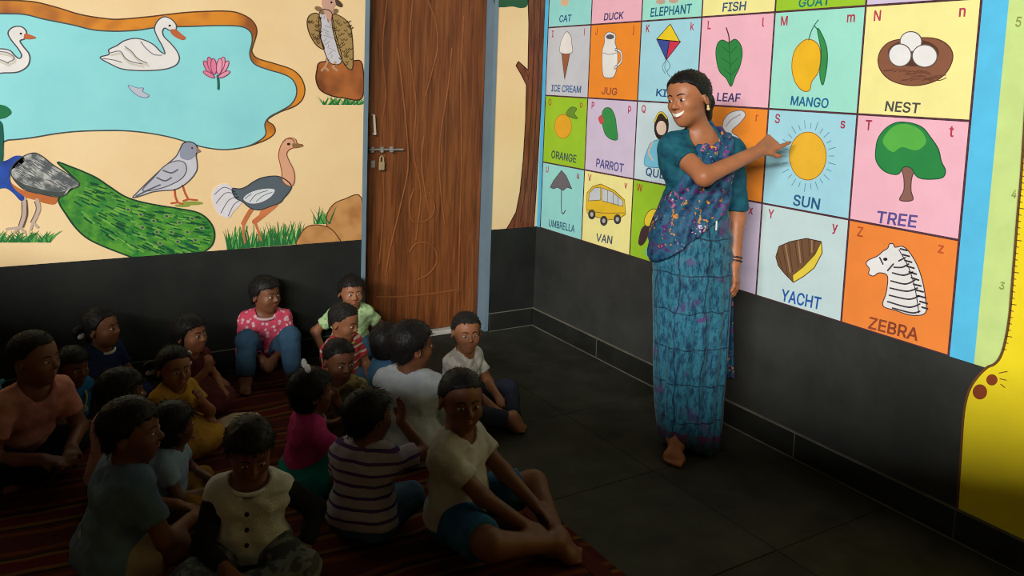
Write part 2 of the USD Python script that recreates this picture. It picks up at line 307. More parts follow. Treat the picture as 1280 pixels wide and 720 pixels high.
for pts in ([(385, 22), (391, 17), (398, 18), (401, 30), (400, 45), (405, 61), (396, 57), (388, 45), (384, 32)], [(416, 18), (428, 22), (437, 32), (440, 48), (441, 70), (440, 86), (433, 84), (425, 70), (419, 50), (415, 32)]):
    put(BACK, v, 'wing', poly(BACK, pts), wingm, 6); put(BACK, v, 'outline', line(BACK, pts, .005, True), (84, 58, 34), 7)
R = random.Random(5); sp = []
for k in range(70):
    if R.random() < .4: x, y = R.uniform(386, 400), R.uniform(22, 56)
    else: x, y = R.uniform(418, 439), R.uniform(26, 82)
    if x > 418 and (y - 26) > (x - 416) * 3 + 20: continue
    if x < 400 and (y > 30 + (x - 384) * 2.0): continue
    sp.append(line(BACK, [(x - 2, y - 1), (x, y + 1), (x + 2, y - 1)], .004))
put(BACK, v, 'feather_mark', union(sp), (92, 66, 40), 7)
put(BACK, v, 'breast_mark', union([line(BACK, [(R.uniform(402, 418), y), (R.uniform(404, 420), y + 4)], .003) for y in range(20, 74, 4)]), (150, 146, 156), 6)
put(BACK, v, 'head', poly(BACK, [(402, 5), (404, -5), (418, -5), (421, 3), (417, 10), (416, 20), (411, 28), (406, 18)]), (206, 160, 140), 6)
put(BACK, v, 'beak', poly(BACK, [(419, -2), (424, 1), (428, 6), (426, 9), (420, 6)]), (84, 66, 50), 7)
put(BACK, v, 'ruff', union([ellp(BACK, 398, 11, 5, 3, 20), ellp(BACK, 402, 15, 4, 3, 40), ellp(BACK, 419, 14, 4, 3, -30)]), (140, 112, 78), 5.5)
put(BACK, v, 'eye', ellp(BACK, 414, 3, 1.3, 1.3), (30, 24, 22), 8)
put(BACK, v, 'leg', union([line(BACK, p, .012) for p in ([(410, 75), (406, 84)], [(419, 78), (416, 84)], [(406, 84), (402, 88)], [(406, 84), (410, 88)], [(416, 84), (421, 88)])]), (196, 150, 110), 6)
# peacock
pk_tail = [(72, 203), (90, 209), (105, 215), (120, 222), (135, 232), (155, 245), (175, 252), (200, 257), (225, 261), (248, 266), (262, 277), (268, 291), (265, 306), (252, 316), (235, 321), (215, 325), (190, 326), (170, 323), (150, 316), (125, 306), (108, 297), (95, 285), (84, 270), (73, 250), (85, 240), (97, 229), (88, 218)]
tail_m = mat('paint_peacock_tail', (38, 118, 50), rough=.55, var=.3, scale=16, rgb2=(92, 160, 52), lo=.38, hi=.62)
pea = mural('painted_peacock', 'peacock with long green tail painted at the left of the wall', pk_tail, (48, 126, 54), 4, (30, 66, 44), .007, mt=tail_m)
R = random.Random(11); tp = poly(BACK, pk_tail).buffer(-.012)
tones = [(34, 92, 46), (64, 150, 62), (118, 178, 74), (24, 84, 56)]; strokes = [[], [], [], []]
for k in range(480):
    s = R.random() ** .8; t = R.uniform(-1, 1)
    bx, by = 92 + s * 168, 228 + 68 * s ** .75 + (1 - s) * 6
    w = 26 + 58 * min(1, s * 1.9) * (1 - .35 * s); x, y = bx - t * 6 + 4, by + 6 + t * w * .62
    dx, dy = 9, 4.2 - 2.6 * s + t * 2.2
    q = line(BACK, [(x, y), (x + dx, y + dy)], R.uniform(.004, .008), smooth=False).intersection(tp)
    if q.area > 1e-6: strokes[(k + (t > .5) * 0) % 4].append(q)
for c, s in zip(tones, strokes): put(BACK, pea, 'feather_stroke', union(s), c, 5 + .3 * tones.index(c), var=.2)
eyes = [(176, 268), (192, 276), (208, 270), (224, 278), (240, 273), (252, 285), (234, 290), (214, 290), (196, 290), (222, 302), (244, 300), (178, 284), (160, 262), (200, 304)]
for e in eyes[:14]: put(BACK, pea, 'tail_eye', ellp(BACK, *e, 3.6, 2.6, 15), (124, 170, 60), 6.6); put(BACK, pea, 'tail_eye_spot', ellp(BACK, *e, 1.9, 1.5, 15), (70, 72, 120), 7)
wing = [(16, 207), (28, 196), (42, 191), (52, 195), (66, 206), (82, 216), (98, 228), (96, 234), (88, 236), (82, 243), (70, 246), (50, 242), (33, 238), (22, 230), (14, 218)]
put(BACK, pea, 'underside', poly(BACK, [(10, 226), (25, 236), (50, 243), (71, 246), (68, 255), (56, 254), (40, 249), (26, 244)]), (198, 112, 58), 5.6)
put(BACK, pea, 'wing', poly(BACK, wing), (150, 150, 146), 8, mt=mat('paint_peacock_wing', (186, 186, 180), rough=.55, var=.2, scale=22, rgb2=(92, 98, 98), lo=.4, hi=.58)); put(BACK, pea, 'outline', line(BACK, wing, .004, True), (70, 66, 66), 9)
R = random.Random(4); wp = poly(BACK, wing).buffer(-.008)
put(BACK, pea, 'wing_feather', union([line(BACK, [(x, y), (x + 6, y + 3), (x + 11, y + 7)], .003).intersection(wp) for x, y in [(R.uniform(18, 84), R.uniform(196, 238)) for _ in range(80)]]), (88, 92, 96), 9)
put(BACK, pea, 'wing_shade', poly(BACK, [(16, 222), (30, 230), (50, 236), (70, 240), (82, 239), (76, 245), (60, 244), (40, 240), (24, 232)]), (72, 80, 76), 8.6)
put(BACK, pea, 'body', poly(BACK, [(-12, 203), (6, 201), (18, 195), (27, 195), (31, 200), (25, 207), (15, 212), (12, 224), (18, 236), (30, 246), (26, 251), (16, 241), (6, 235), (-12, 234)]), (44, 84, 172), 8, mt=mat('paint_peacock_blue', (40, 84, 176), rough=.5, var=.3, scale=10, rgb2=(36, 52, 124)))
put(BACK, pea, 'neck', poly(BACK, [(-12, 150), (1, 152), (4, 165), (4, 182), (2, 203), (-12, 206)]), (24, 96, 80), 8.5)
put(BACK, pea, 'crest', poly(BACK, [(-8, 132), (6, 132), (14, 140), (8, 146), (2, 148), (-8, 148)]), (32, 122, 74), 8.5)
put(BACK, pea, 'leg', union([line(BACK, p, .016) for p in ([(30, 248), (30, 268), (25, 284)], [(46, 250), (48, 262), (41, 278)])] + [line(BACK, p, .010) for p in ([(25, 284), (8, 286)], [(25, 284), (18, 290)], [(25, 284), (31, 291)], [(41, 278), (38, 287)], [(41, 278), (47, 284)])]), (196, 176, 160), 6)
put(BACK, pea, 'leg_mark', union([line(BACK, p, .003) for p in ([(27, 252), (27, 268), (23, 282)], [(33, 250), (34, 268), (29, 284)], [(43, 252), (45, 262), (38, 278)])]), (110, 80, 80), 7)
grass(BACK, wall_back, 'painted_grass', 'green grass painted under the peacock feet', -10, 62, 303, 15, 110, 4, 8, lean=1.6)
# pigeon
pg = mural('painted_pigeon', 'grey pigeon painted above the peacock tail', [(166, 247), (172, 240), (186, 226), (202, 211), (214, 201), (221, 194), (226, 184), (229, 179), (236, 177), (244, 180), (247, 187), (245, 194), (246, 202), (246, 212), (240, 222), (230, 231), (218, 237), (204, 238), (190, 240), (178, 244)], (208, 208, 216), 4, (92, 88, 96), .005)
put(BACK, pg, 'head', poly(BACK, [(225, 188), (229, 179), (236, 177), (244, 180), (247, 187), (244, 195), (236, 200), (226, 197)]), (150, 156, 172), 5)
pw = [(178, 238), (192, 222), (206, 207), (220, 201), (230, 203), (233, 212), (228, 222), (215, 230), (198, 236)]
put(BACK, pg, 'wing', poly(BACK, pw), (192, 192, 202), 5.4); put(BACK, pg, 'outline', line(BACK, pw, .004, True), (92, 88, 96), 6.4)
put(BACK, pg, 'wing_bar', union([line(BACK, p, .007) for p in ([(196, 222), (206, 226), (214, 222)], [(204, 213), (214, 216), (222, 212)], [(170, 245), (186, 237), (200, 231)])]), (104, 102, 114), 6)
put(BACK, pg, 'beak', poly(BACK, [(246, 185), (251, 189), (246, 191)]), (150, 120, 110), 6); put(BACK, pg, 'eye', ellp(BACK, 240, 185, 1.2, 1.2), (150, 40, 30), 7)
put(BACK, pg, 'leg', union([line(BACK, p, .008) for p in ([(218, 237), (219, 246), (222, 253)], [(228, 232), (231, 241), (235, 249)], [(222, 253), (214, 254)], [(222, 253), (228, 255)], [(235, 249), (246, 250)], [(235, 249), (229, 251)])]), (196, 92, 56), 5)
put(BACK, wall_back, 'painted_grass', union([ellp(BACK, 240, 254, 14, 2.5), ellp(BACK, 228, 257, 10, 2)]), (150, 160, 70), 2, 'olive grass smear painted under the pigeon')
# ostrich
grass(BACK, wall_back, 'painted_grass', 'long green grass painted round the ostrich feet', 284, 374, lambda x: 312 - (x - 284) * .08, 30, 170, 3, 21)
os_ = mural('painted_ostrich', 'grey ostrich with pink neck painted beside the door', [(290, 236), (300, 236), (308, 233), (317, 227), (328, 222), (345, 220), (356, 224), (364, 232), (361, 240), (355, 247), (350, 253), (340, 257), (325, 262), (313, 260), (303, 252), (294, 247)], (92, 104, 112), 6, (60, 64, 70), .005)
nk = [(353, 226), (352, 215), (350, 205), (348, 195), (350, 184), (355, 176), (362, 172), (369, 174), (371, 179), (378, 181), (371, 184), (365, 185), (360, 188), (358, 193), (361, 201), (366, 211), (368, 221), (366, 231), (360, 232)]
put(BACK, os_, 'neck', poly(BACK, nk), (230, 172, 136), 7); put(BACK, os_, 'outline', line(BACK, nk, .0035, True), (160, 84, 60), 8)
put(BACK, os_, 'beak', poly(BACK, [(366, 179), (379, 182), (367, 185)]), (150, 110, 70), 9); put(BACK, os_, 'eye', ellp(BACK, 360.5, 180, 2, 1.6), (40, 30, 26), 9)
put(BACK, os_, 'head_cap', line(BACK, [(353, 178), (358, 173.5), (365, 174), (368, 178)], .006), (150, 110, 84), 8.5)
tl_ = [(292, 237), (286, 231), (278, 230), (270, 234), (265, 243), (267, 256), (274, 268), (286, 272), (292, 264), (300, 256), (303, 248)]
put(BACK, os_, 'tail', poly(BACK, tl_), (226, 222, 226), 5); put(BACK, os_, 'tail_line', union([line(BACK, p, .0035) for p in ([(294, 240), (280, 234), (268, 243)], [(296, 243), (282, 241), (270, 254)], [(298, 246), (286, 250), (276, 266)], [(300, 250), (292, 256), (285, 270)])]), (110, 106, 124), 6)
put(BACK, os_, 'wing', poly(BACK, [(304, 248), (314, 240), (330, 236), (343, 237), (338, 246), (325, 253), (312, 254)]), (222, 224, 228), 7)
put(BACK, os_, 'wing_line', union([line(BACK, p, .003) for p in ([(312, 252), (320, 243), (334, 238)], [(320, 252), (328, 245), (340, 240)], [(306, 248), (314, 242)])]), (96, 104, 112), 8)
put(BACK, os_, 'leg', union([line(BACK, p, w) for p, w in (([(318, 256), (310, 268), (304, 279)], .022), ([(304, 279), (304, 290), (306, 303)], .010), ([(346, 252), (334, 264), (318, 277)], .026), ([(318, 277), (322, 287), (326, 300)], .011))]), (206, 120, 74), 4.6)
put(BACK, os_, 'thigh', poly(BACK, [(330, 258), (348, 250), (346, 258), (330, 270), (324, 268)]), (214, 128, 80), 4.8)
mural('painted_rock', 'large tan boulder painted beside the door frame', [(425, 302), (411, 288), (408, 272), (415, 257), (430, 249), (451.5, 247), (451.5, 303.5)], (200, 146, 88), 2, (110, 66, 36), .005, mt=rock2_m)
mural('painted_rock', 'small tan boulder painted in front of the large one', [(373, 308), (375, 294), (383, 284), (395, 281), (410, 284), (420, 293), (422, 305)], (188, 124, 70), 4, (110, 66, 36), .005, mt=rock2_m)
grass(BACK, wall_back, 'painted_grass', 'spiky green grass painted behind the boulders', 393, 412, 280, 24, 26, 1.4, 31, lean=.7)
# tree trunk beside the corner
trunk_m = mat('paint_trunk', (132, 74, 44), rough=.55, var=.3, scale=6, rgb2=(92, 48, 30), stretch=(9, 9, .7), lo=.38, hi=.62)
tk = mural('painted_tree', 'brown tree trunk painted beside the corner', [(658, -60), (660, 0), (661, 30), (660, 88), (656, 84), (648, 77), (645, 82), (652, 94), (658, 106), (657, 150), (654, 200), (650, 240), (645, 265), (637, 280), (632, 288), (667.0, 284), (670, 240), (675, 150), (680, 60), (684.0, 0), (687, -60)], (126, 70, 42), 2, (70, 38, 24), .006, smooth=False, mt=trunk_m)
put(BACK, tk, 'bark_line', union([line(BACK, p, .005) for p in ([(668, -20), (667, 60), (664, 140), (659, 220), (650, 278)], [(676, -10), (673, 80), (668, 180), (662, 270)], [(662, 90), (660, 100)], [(655, 84), (660, 96)])]), (74, 40, 26), 3)
put(BACK, tk, 'foliage', poly(BACK, [(617, -30), (618, 5), (628, 9), (640, 8), (652, 10), (660, 4), (664, -30)]), (44, 92, 60), 3)
# ---------------------------------------------------------------- alphabet chart on the right wall
U0, CW, RH, ZB = 0.1007 * S, S, 0.94892 * S, 1.45536 * S       # left edge, card width, row height, bottom
C_ = dict(grey=(205, 208, 216), orange=(248, 146, 48), blue=(168, 222, 236), pink=(248, 188, 204), mint=(164, 232, 214), yellow=(250, 240, 158), green=(160, 206, 48), lav=(216, 200, 226), pale=(206, 226, 232), aqua=(156, 226, 222), wash=(204, 226, 226), orange2=(246, 140, 62))
rows = [('UVWXYZ', 'aqua yellow green lav wash orange2'), ('OPQRST', 'green lav pale orange blue pink'), ('IJKLMN', 'grey orange blue pink mint yellow'), ('CDEFGH', 'aqua pink mint yellow green lav')]
dado_r = obj('dado', box(-.004, 0, WY, 0, BASE, ZB), dado_r_m, wall_right, 'black painted dado band below the alphabet chart')
strip_blue = (92, 198, 240)
def rect(a0, a1, z0, z1): return sbox(a0, z0, a1, z1)
obj('blue_border', on_wall(RIGHT, rect(.0, U0, ZB, TOP), LAY), paint(strip_blue), wall_right, 'blue painted border strip along the corner')
E6 = U0 + 6 * CW
obj('blue_border', on_wall(RIGHT, rect(E6, E6 + .086, ZB, TOP), LAY), paint(strip_blue), wall_right, 'blue painted border strip at the right end of the alphabet chart')
panels = {}
for j, (ls, cs) in enumerate(rows):
    for i, (L, c) in enumerate(zip(ls, cs.split())):
        p = obj('alphabet_panel', on_wall(RIGHT, rect(U0 + i * CW, U0 + (i + 1) * CW, ZB + j * RH, ZB + (j + 1) * RH), LAY), paint(C_[c], .06), wall_right, 'painted alphabet card for the letter ' + L)
        panels[L] = p
        def put_letter(ch, u):
            t = text_shape(ch); x0, y0, x1, y1 = t.bounds; hh = .036; w = (x1 - x0) * hh * .9
            a = U0 + (i + u) * CW; z = ZB + (j + .86) * RH
            put(RIGHT, p, 'letter', affinity.affine_transform(t, [hh * .9, 0, 0, hh, a - w / 2 - x0 * hh * .9, z]), (196, 70, 96) if c not in ('orange', 'orange2', 'green') else (206, 96, 52), 2, var=.3)
        if j < 3:
            put_letter(L, .12); put_letter(L.lower(), .86)
gl = [LineString([(U0 + i * CW, ZB), (U0 + i * CW, TOP)]).buffer(.004) for i in range(7)] + [LineString([(U0, ZB + j * RH), (E6, ZB + j * RH)]).buffer(.004) for j in range(5) if ZB + j * RH < TOP]
obj('chart_line', on_wall(RIGHT, union(gl), LAY * 2.2), paint((92, 58, 66), .3), wall_right, 'dark painted grid lines of the alphabet chart')
BLUE, DKB = (44, 96, 150), (60, 66, 120)
for L, w, p0, p1, h, col in [('C', 'CAT', (699, 27.5), (714, 26.5), 8, BLUE), ('D', 'DUCK', (755, 25.5), (779, 23.5), 8.5, DKB), ('E', 'ELEPHANT', (813, 21), (864, 16), 10.5, (30, 112, 140)), ('F', 'FISH', (903, 14.5), (932, 12.5), 10.5, (62, 96, 130)), ('G', 'GOAT', (998, 9), (1037, 6), 11, (20, 128, 120)),
        ('I', 'ICE CREAM', (689, 114), (726, 116), 8, (66, 110, 160)), ('J', 'JUG', (752, 117.5), (771, 119), 8.5, (166, 84, 66)), ('K', 'KITE', (820, 120), (850, 122.5), 9, BLUE), ('L', 'LEAF', (896, 126), (925, 127.5), 10, DKB), ('M', 'MANGO', (988, 131), (1035, 135), 11, (40, 110, 160)), ('N', 'NEST', (1106, 138.5), (1149, 141.5), 12, (86, 84, 84)),
        ('O', 'ORANGE', (689, 197), (720, 203.5), 9, (70, 96, 90)), ('P', 'PARROT', (745, 208), (779, 215.5), 10, (92, 92, 160)), ('Q', 'QUEEN', (807, 219), (846, 227), 10, (60, 96, 140)), ('S', 'SUN', (991, 256), (1024, 262), 13, (48, 104, 146)), ('T', 'TREE', (1095, 278), (1145, 284.5), 14.5, (104, 90, 160)),
        ('U', 'UMBRELLA', (686, 282.5), (718, 290.5), 8.5, (66, 116, 140)), ('V', 'VAN', (745, 301), (765, 305), 9.5, (90, 100, 120)), ('Y', 'YACHT', (976, 375.5), (1025, 387), 14.5, (48, 100, 180)), ('Z', 'ZEBRA', (1085, 410), (1147, 426), 14.5, (150, 74, 52))]:
    text(RIGHT, panels[L], 'word', w, p0, p1, h, col, 2)
def pic(L, name, pts, rgb, layer=2, ink=INK, w=.0035, smooth=True, label=None):
    if isinstance(pts, list): sh = poly(RIGHT, pts, smooth)
    else: sh = pts
    p = put(RIGHT, panels[L], name, sh, rgb, layer, label)
    if ink is not None:
        gs = getattr(sh, 'geoms', [sh]); put(RIGHT, panels[L], 'outline', union([g.exterior.buffer(w / 2) for g in gs]), ink, layer + .8)
    return p
e = lambda *a: ellp(RIGHT, *a)
ln = lambda w, *ps: union([line(RIGHT, p, w) for p in ps])
# I J K L
pic('I', 'wafer_cone', [(702, 64), (713, 64), (710, 80), (706, 99), (704, 82)], (160, 98, 66), smooth=False)
pic('I', 'ice_cream_swirl', [(700, 64), (701, 54), (704, 46), (707, 41), (710, 40), (714, 46), (715, 55), (716, 64), (712, 67), (704, 67)], (244, 240, 236), 3, (140, 120, 110))
pic('J', 'jug_body', [(753, 66), (756, 53), (756, 45), (761, 40), (768, 42), (770, 46), (769, 53), (772, 64), (772, 80), (768, 95), (760, 97.5), (754, 93)], (240, 238, 234), 3, (120, 110, 104))
pic('J', 'jug_handle', line(RIGHT, [(770, 62), (776, 65), (777, 76), (769, 85)], .012), (240, 238, 234), 2.2, (120, 110, 104)); pic('J', 'jug_mouth', e(763, 46, 5, 3), (90, 96, 104), 4.5, None); pic('J', 'jug_line', ln(.003, [(754, 66), (762, 68), (771, 66)]), (120, 130, 150), 4.5, None)
pic('K', 'kite_top', [(821, 49), (838, 30), (850, 52)], (246, 214, 44), 2, smooth=False); pic('K', 'kite_left', [(821, 49), (837, 51), (833, 75)], (62, 84, 160), 2, smooth=False); pic('K', 'kite_right', [(837, 51), (851, 52), (833, 75)], (214, 56, 82), 2, smooth=False)
pic('K', 'kite_tail', ln(.003, [(833, 75), (828, 84), (832, 92)], [(833, 75), (831, 84), (834, 90)], [(834, 75), (838, 83), (834, 90), (838, 96)]), (90, 110, 130), 2, None)
pic('L', 'leaf_blade', [(895, 68), (897, 55), (903, 50), (911, 53), (919, 49), (926, 56), (928, 68), (925, 83), (919, 96), (914, 108), (908, 98), (899, 88)], (50, 138, 70), 2, (28, 92, 50)); pic('L', 'leaf_stem', ln(.006, [(912, 54), (911, 44), (908, 35)]), (98, 62, 70), 3, None)
pic('L', 'leaf_vein', ln(.003, [(911, 53), (913, 80), (914, 106)], [(912, 66), (903, 58)], [(912, 68), (921, 58)], [(913, 80), (902, 72)], [(913, 82), (923, 72)], [(914, 94), (905, 86)], [(914, 94), (921, 86)]), (34, 104, 56), 3, None)
# M N
pic('M', 'mango_fruit', [(990, 84), (993, 65), (1002, 53), (1012, 49), (1023, 56), (1026, 72), (1023, 90), (1015, 102), (1012, 113), (1003, 113), (994, 102)], (246, 190, 40), 2, (170, 110, 40)); pic('M', 'mango_stem', ln(.004, [(1011, 50), (1014, 40), (1018, 32), (1023, 25)], [(1018, 32), (1026, 42), (1030, 52)]), (60, 120, 96), 3, None)
pic('M', 'mango_leaf', [(1022, 36), (1029, 46), (1034, 62), (1034, 82), (1029, 106), (1025, 92), (1027, 66)], (60, 150, 84), 3.6, (36, 110, 66))
pic('N', 'nest_bowl', [(1098, 72), (1105, 58), (1120, 50), (1155, 47), (1175, 50), (1188, 60), (1191, 74), (1182, 92), (1165, 103), (1140, 107), (1115, 101), (1101, 88)], (142, 92, 68), 2, (100, 62, 46)); pic('N', 'nest_hollow', e(1142, 66, 32, 17), (92, 58, 44), 2.6, None)
R = random.Random(2); pic('N', 'nest_twig', union([ln(.0028, [(x, y), (x + 7, y - 3 + R.uniform(0, 3)), (x + 14, y + R.uniform(-4, 2))]) for x, y in [(R.uniform(1102, 1172), R.uniform(88, 101)) for _ in range(22)]]), (112, 70, 52), 3, None)
for k, q in enumerate([(1139, 52, 13.5, 12.5), (1125.5, 69, 14, 14), (1156.5, 70, 15.5, 14)]): pic('N', 'egg', e(*q), (240, 238, 236), 3.4 + k, (110, 96, 92))
# O P Q R
pic('O', 'orange_fruit', e(704, 158, 10.5, 15), (240, 176, 44), 2, (196, 120, 40)); pic('O', 'orange_leaf', [(708, 142), (714, 134), (721, 136), (718, 142), (722, 148), (715, 147)], (110, 150, 50), 3, (60, 110, 40))
pic('P', 'parrot_body', [(753, 141), (757, 135), (764, 136), (769, 146), (771, 160), (772, 174), (764, 174), (757, 168), (753, 155)], (58, 150, 78), 2, (36, 100, 56)); pic('P', 'parrot_beak', [(752, 144), (748, 148), (751, 155), (755, 152)], (210, 84, 84), 3, None)
pic('Q', 'queen_dress', [(806, 206), (810, 186), (818, 176), (836, 176), (842, 190), (846, 212), (826, 210)], (120, 198, 226), 2, (80, 140, 170)); pic('Q', 'queen_hair', e(827, 158, 9, 17, 4), (52, 40, 36), 2.6, None); pic('Q', 'queen_face', e(827, 160, 6.2, 9), (240, 210, 190), 3.4, None)
pic('Q', 'queen_crown', line(RIGHT, [(819, 152), (823, 143), (828, 141), (834, 148)], .010), (236, 206, 60), 4, (80, 66, 40), .002); pic('Q', 'queen_arm', ln(.010, [(816, 178), (811, 190), (816, 200)]), (226, 190, 170), 3.4, None)
pic('R', 'rabbit_body', [(896, 178), (900, 168), (903, 160), (905, 150), (913, 141), (927, 138), (932, 144), (925, 154), (915, 164), (924, 172), (930, 184), (922, 196), (908, 200), (897, 192)], (232, 232, 234), 2, (130, 120, 130)); pic('R', 'rabbit_ear', ln(.006, [(908, 158), (914, 150), (926, 143)]), (180, 180, 196), 3.4, None)
# S T
rays = []
for k in range(26):
    t = k / 26 * 2 * math.pi; r0, r1 = 1.16, 1.42 + .12 * (k % 2)
    rays.append(line(RIGHT, [(1010 + 23 * r0 * math.cos(t), 195 + 30 * r0 * math.sin(t)), (1010 + 23 * r1 * math.cos(t), 195 + 29 * r1 * math.sin(t))], .003))
pic('S', 'sun_disc', e(1010, 195, 23, 30), (246, 190, 54), 2, (180, 130, 50)); pic('S', 'sun_ray', union(rays), (110, 150, 176), 2, None)
pic('T', 'tree_trunk', [(1127, 205), (1146, 205), (1140, 222), (1139, 238), (1141, 250), (1125, 250), (1130, 238), (1130, 222)], (146, 104, 92), 2, (100, 70, 66))
pic('T', 'tree_crown', [(1095, 188), (1098, 173), (1108, 160), (1122, 153), (1140, 154), (1154, 160), (1163, 171), (1173, 186), (1177, 202), (1182, 213), (1178, 222), (1160, 224), (1147, 221), (1139, 210), (1130, 209), (1122, 218), (1106, 214), (1096, 202)], (46, 140, 72), 3, (30, 96, 56))
pic('T', 'tree_highlight', [(1104, 178), (1110, 165), (1122, 156), (1138, 156), (1152, 164), (1158, 178), (1146, 188), (1128, 184), (1116, 190)], (92, 182, 74), 4.4, None)
# U V W X
pic('U', 'umbrella_canopy', [(688, 234), (692, 226), (699, 217), (702, 213), (708, 220), (715, 236), (709, 234), (704, 238), (697, 234), (692, 236)], (112, 108, 116), 2, (70, 66, 76), smooth=False); pic('U', 'umbrella_handle', ln(.006, [(702, 237), (702, 262), (704, 267), (707, 263)]), (70, 62, 72), 3, None)
pic('V', 'van_body', [(733, 259), (734, 241), (741, 233), (751, 230), (768, 238), (781, 250), (782, 268), (775, 273), (760, 275), (745, 271), (734, 266)], (238, 196, 48), 2, (120, 96, 40), smooth=False)
pic('V', 'van_window', [(736, 251), (737, 241), (743, 235), (751, 234), (751, 250)], (206, 214, 220), 3, (110, 100, 70), .003, False); pic('V', 'van_window', [(753, 235), (766, 240), (779, 251), (779, 258), (753, 251)], (206, 214, 220), 3, (110, 100, 70), .003, False)
pic('V', 'van_pillar', ln(.003, [(760, 238), (760, 253)], [(767, 242), (767, 255)], [(773, 247), (773, 257)], [(735, 262), (752, 266), (781, 266)]), (120, 100, 60), 4.4, None)
for k, (x, y) in enumerate([(755, 276), (772, 274), (740, 268)]): pic('V', 'van_wheel', e(x, y, 4.6, 6.2), (70, 66, 70), 3.4, None); pic('V', 'wheel_hub', e(x, y, 2, 2.8), (190, 186, 180), 4, None)
pic('W', 'watch_strap', [(798, 303), (802, 286), (810, 280), (813, 284), (808, 300), (802, 307)], (72, 52, 56), 2, None); pic('W', 'watch_dial', e(814, 272, 7, 12, 30), (242, 214, 60), 3, (90, 70, 40)); pic('W', 'watch_strap', [(806, 316), (812, 306), (818, 310), (814, 322)], (120, 200, 170), 2, None)
# Y Z
hull = [(970, 321), (974, 308), (988, 302), (1008, 298), (1027, 302), (1018, 318), (1004, 336), (992, 353), (981, 342), (973, 332)]
pic('Y', 'boat_deck', hull, (120, 86, 60), 2, (76, 52, 38), smooth=False); pic('Y', 'boat_side', [(1027, 302), (1028, 316), (1018, 335), (1004, 346), (992, 353), (991, 344), (1004, 334), (1019, 318)], (240, 214, 72), 3, (110, 90, 40), smooth=False)
pic('Y', 'plank_line', ln(.003, [(978, 306), (985, 345)], [(986, 303), (991, 340)], [(994, 301), (998, 334)], [(1002, 299), (1005, 328)], [(1011, 298), (1012, 320)], [(972, 316), (979, 338)], [(1019, 300), (1018, 312)]), (84, 58, 42), 3, None)
pic('Y', 'plank_tint', ln(.007, [(982, 306), (988, 340)], [(998, 301), (1001, 328)], [(1015, 300), (1015, 315)]), (164, 130, 96), 2.6, None)
zh = [(1083, 330), (1086, 325), (1097, 320), (1104, 314), (1110, 310), (1112, 305), (1117, 305), (1119, 309), (1128, 308), (1136, 314), (1146, 330), (1153, 350), (1157, 372), (1157, 391), (1140, 394), (1120, 388), (1104, 382), (1108, 366), (1110, 350), (1108, 343), (1099, 341), (1092, 345), (1086, 342), (1087, 336)]
pic('Z', 'zebra_head', zh, (238, 236, 234), 2, (90, 70, 70)); zp = poly(RIGHT, zh)
st = [[(1136, 330), (1128, 334), (1118, 334)], [(1141, 340), (1130, 344), (1116, 341)], [(1144, 350), (1132, 355), (1114, 351)], [(1147, 360), (1134, 364), (1113, 360)], [(1149, 370), (1136, 374), (1112, 369)], [(1150, 380), (1136, 384), (1110, 377)], [(1150, 389), (1140, 391), (1116, 385)], [(1132, 322), (1124, 326)], [(1100, 322), (1104, 330)], [(1110, 338), (1117, 330)]]
mane = [[(1126 + k * 2.7, 311 + k * 7.2 + (k > 5) * 1), (1134 + k * 2.9, 313 + k * 7.4)] for k in range(11)]
pic('Z', 'zebra_stripe', union([line(RIGHT, p, .0055).intersection(zp) for p in st]), (74, 66, 72), 3.6, None); pic('Z', 'zebra_mane', union([line(RIGHT, p, .006).intersection(zp.buffer(.006)) for p in mane]), (60, 54, 60), 3.6, None)
pic('Z', 'mane_line', line(RIGHT, [(1124, 312), (1136, 334), (1144, 360), (1149, 391)], .003), (74, 66, 72), 4, None); pic('Z', 'zebra_eye', e(1107, 324, 2.6, 2), (44, 36, 40), 4, None)
pic('C', 'cat_foot', e(706, 2, 5, 6), (236, 190, 150), 2, None); pic('E', 'elephant_foot', union(e(826, 2, 6, 3), e(842, 1, 6, 3)), (206, 170, 150), 2, None)
# height chart with giraffe at the right end
G0 = E6 + .086
gdn = [(1205.5, 451), (1235, 459), (1244, 455), (1252, 445), (1258, 425), (1263, 395), (1266, 360), (1270, 310), (1274, 260), (1278, 215), (1280, 180), (1284, 120), (1290, 60), (1296, -60)]
gp = [RIGHT.loc(*p) for p in gdn]; gp[0] = (G0, ZB); gp[1] = (gp[1][0], ZB)
gpoly = Polygon(gp + [(gp[-1][0], TOP), (G0, TOP)]).buffer(0)
hc = obj('height_chart', on_wall(RIGHT, gpoly, LAY), paint((206, 230, 144)), wall_right, 'pale green painted height chart at the right end of the wall')
gir = [(1235, 459), (1244, 455), (1252, 445), (1258, 425), (1263, 395), (1266, 360), (1270, 310), (1274, 260), (1278, 215), (1284, 120), (1290, 60), (1296, -60)]
ylow = [(1222, 472), (1212, 489), (1206, 515), (1203, 555), (1200, 600), (1198, 632)]
gq = [RIGHT.loc(*p) for p in gir[::-1] + ylow]
gq[-1] = (gq[-1][0], BASE)
gy = Polygon(gq + [(-WY, BASE), (-WY, gq[0][1])]).buffer(0)
gf = obj('painted_giraffe', on_wall(RIGHT, gy, LAY * 10), paint((246, 222, 38), .06), wall_right, 'yellow giraffe painted at the right end of the wall')
obj('outline', on_wall(RIGHT, LineString(crom(gq[2:], False, 3)).buffer(.004), LAY * 11), paint((110, 74, 40)), gf)
for q in [(1241, 474.5, 7, 7), (1226, 489.5, 9, 9.5)]: put(RIGHT, gf, 'spot', ellp(RIGHT, *q), (140, 66, 34), 11)
put(RIGHT, gf, 'short_mark', union([line(RIGHT, p, .003, smooth=False) for p in ([(1250, 466), (1260, 464)], [(1251, 473), (1259, 475)], [(1252, 480), (1257, 484)])]), (140, 84, 34), 11)
tk_ = []
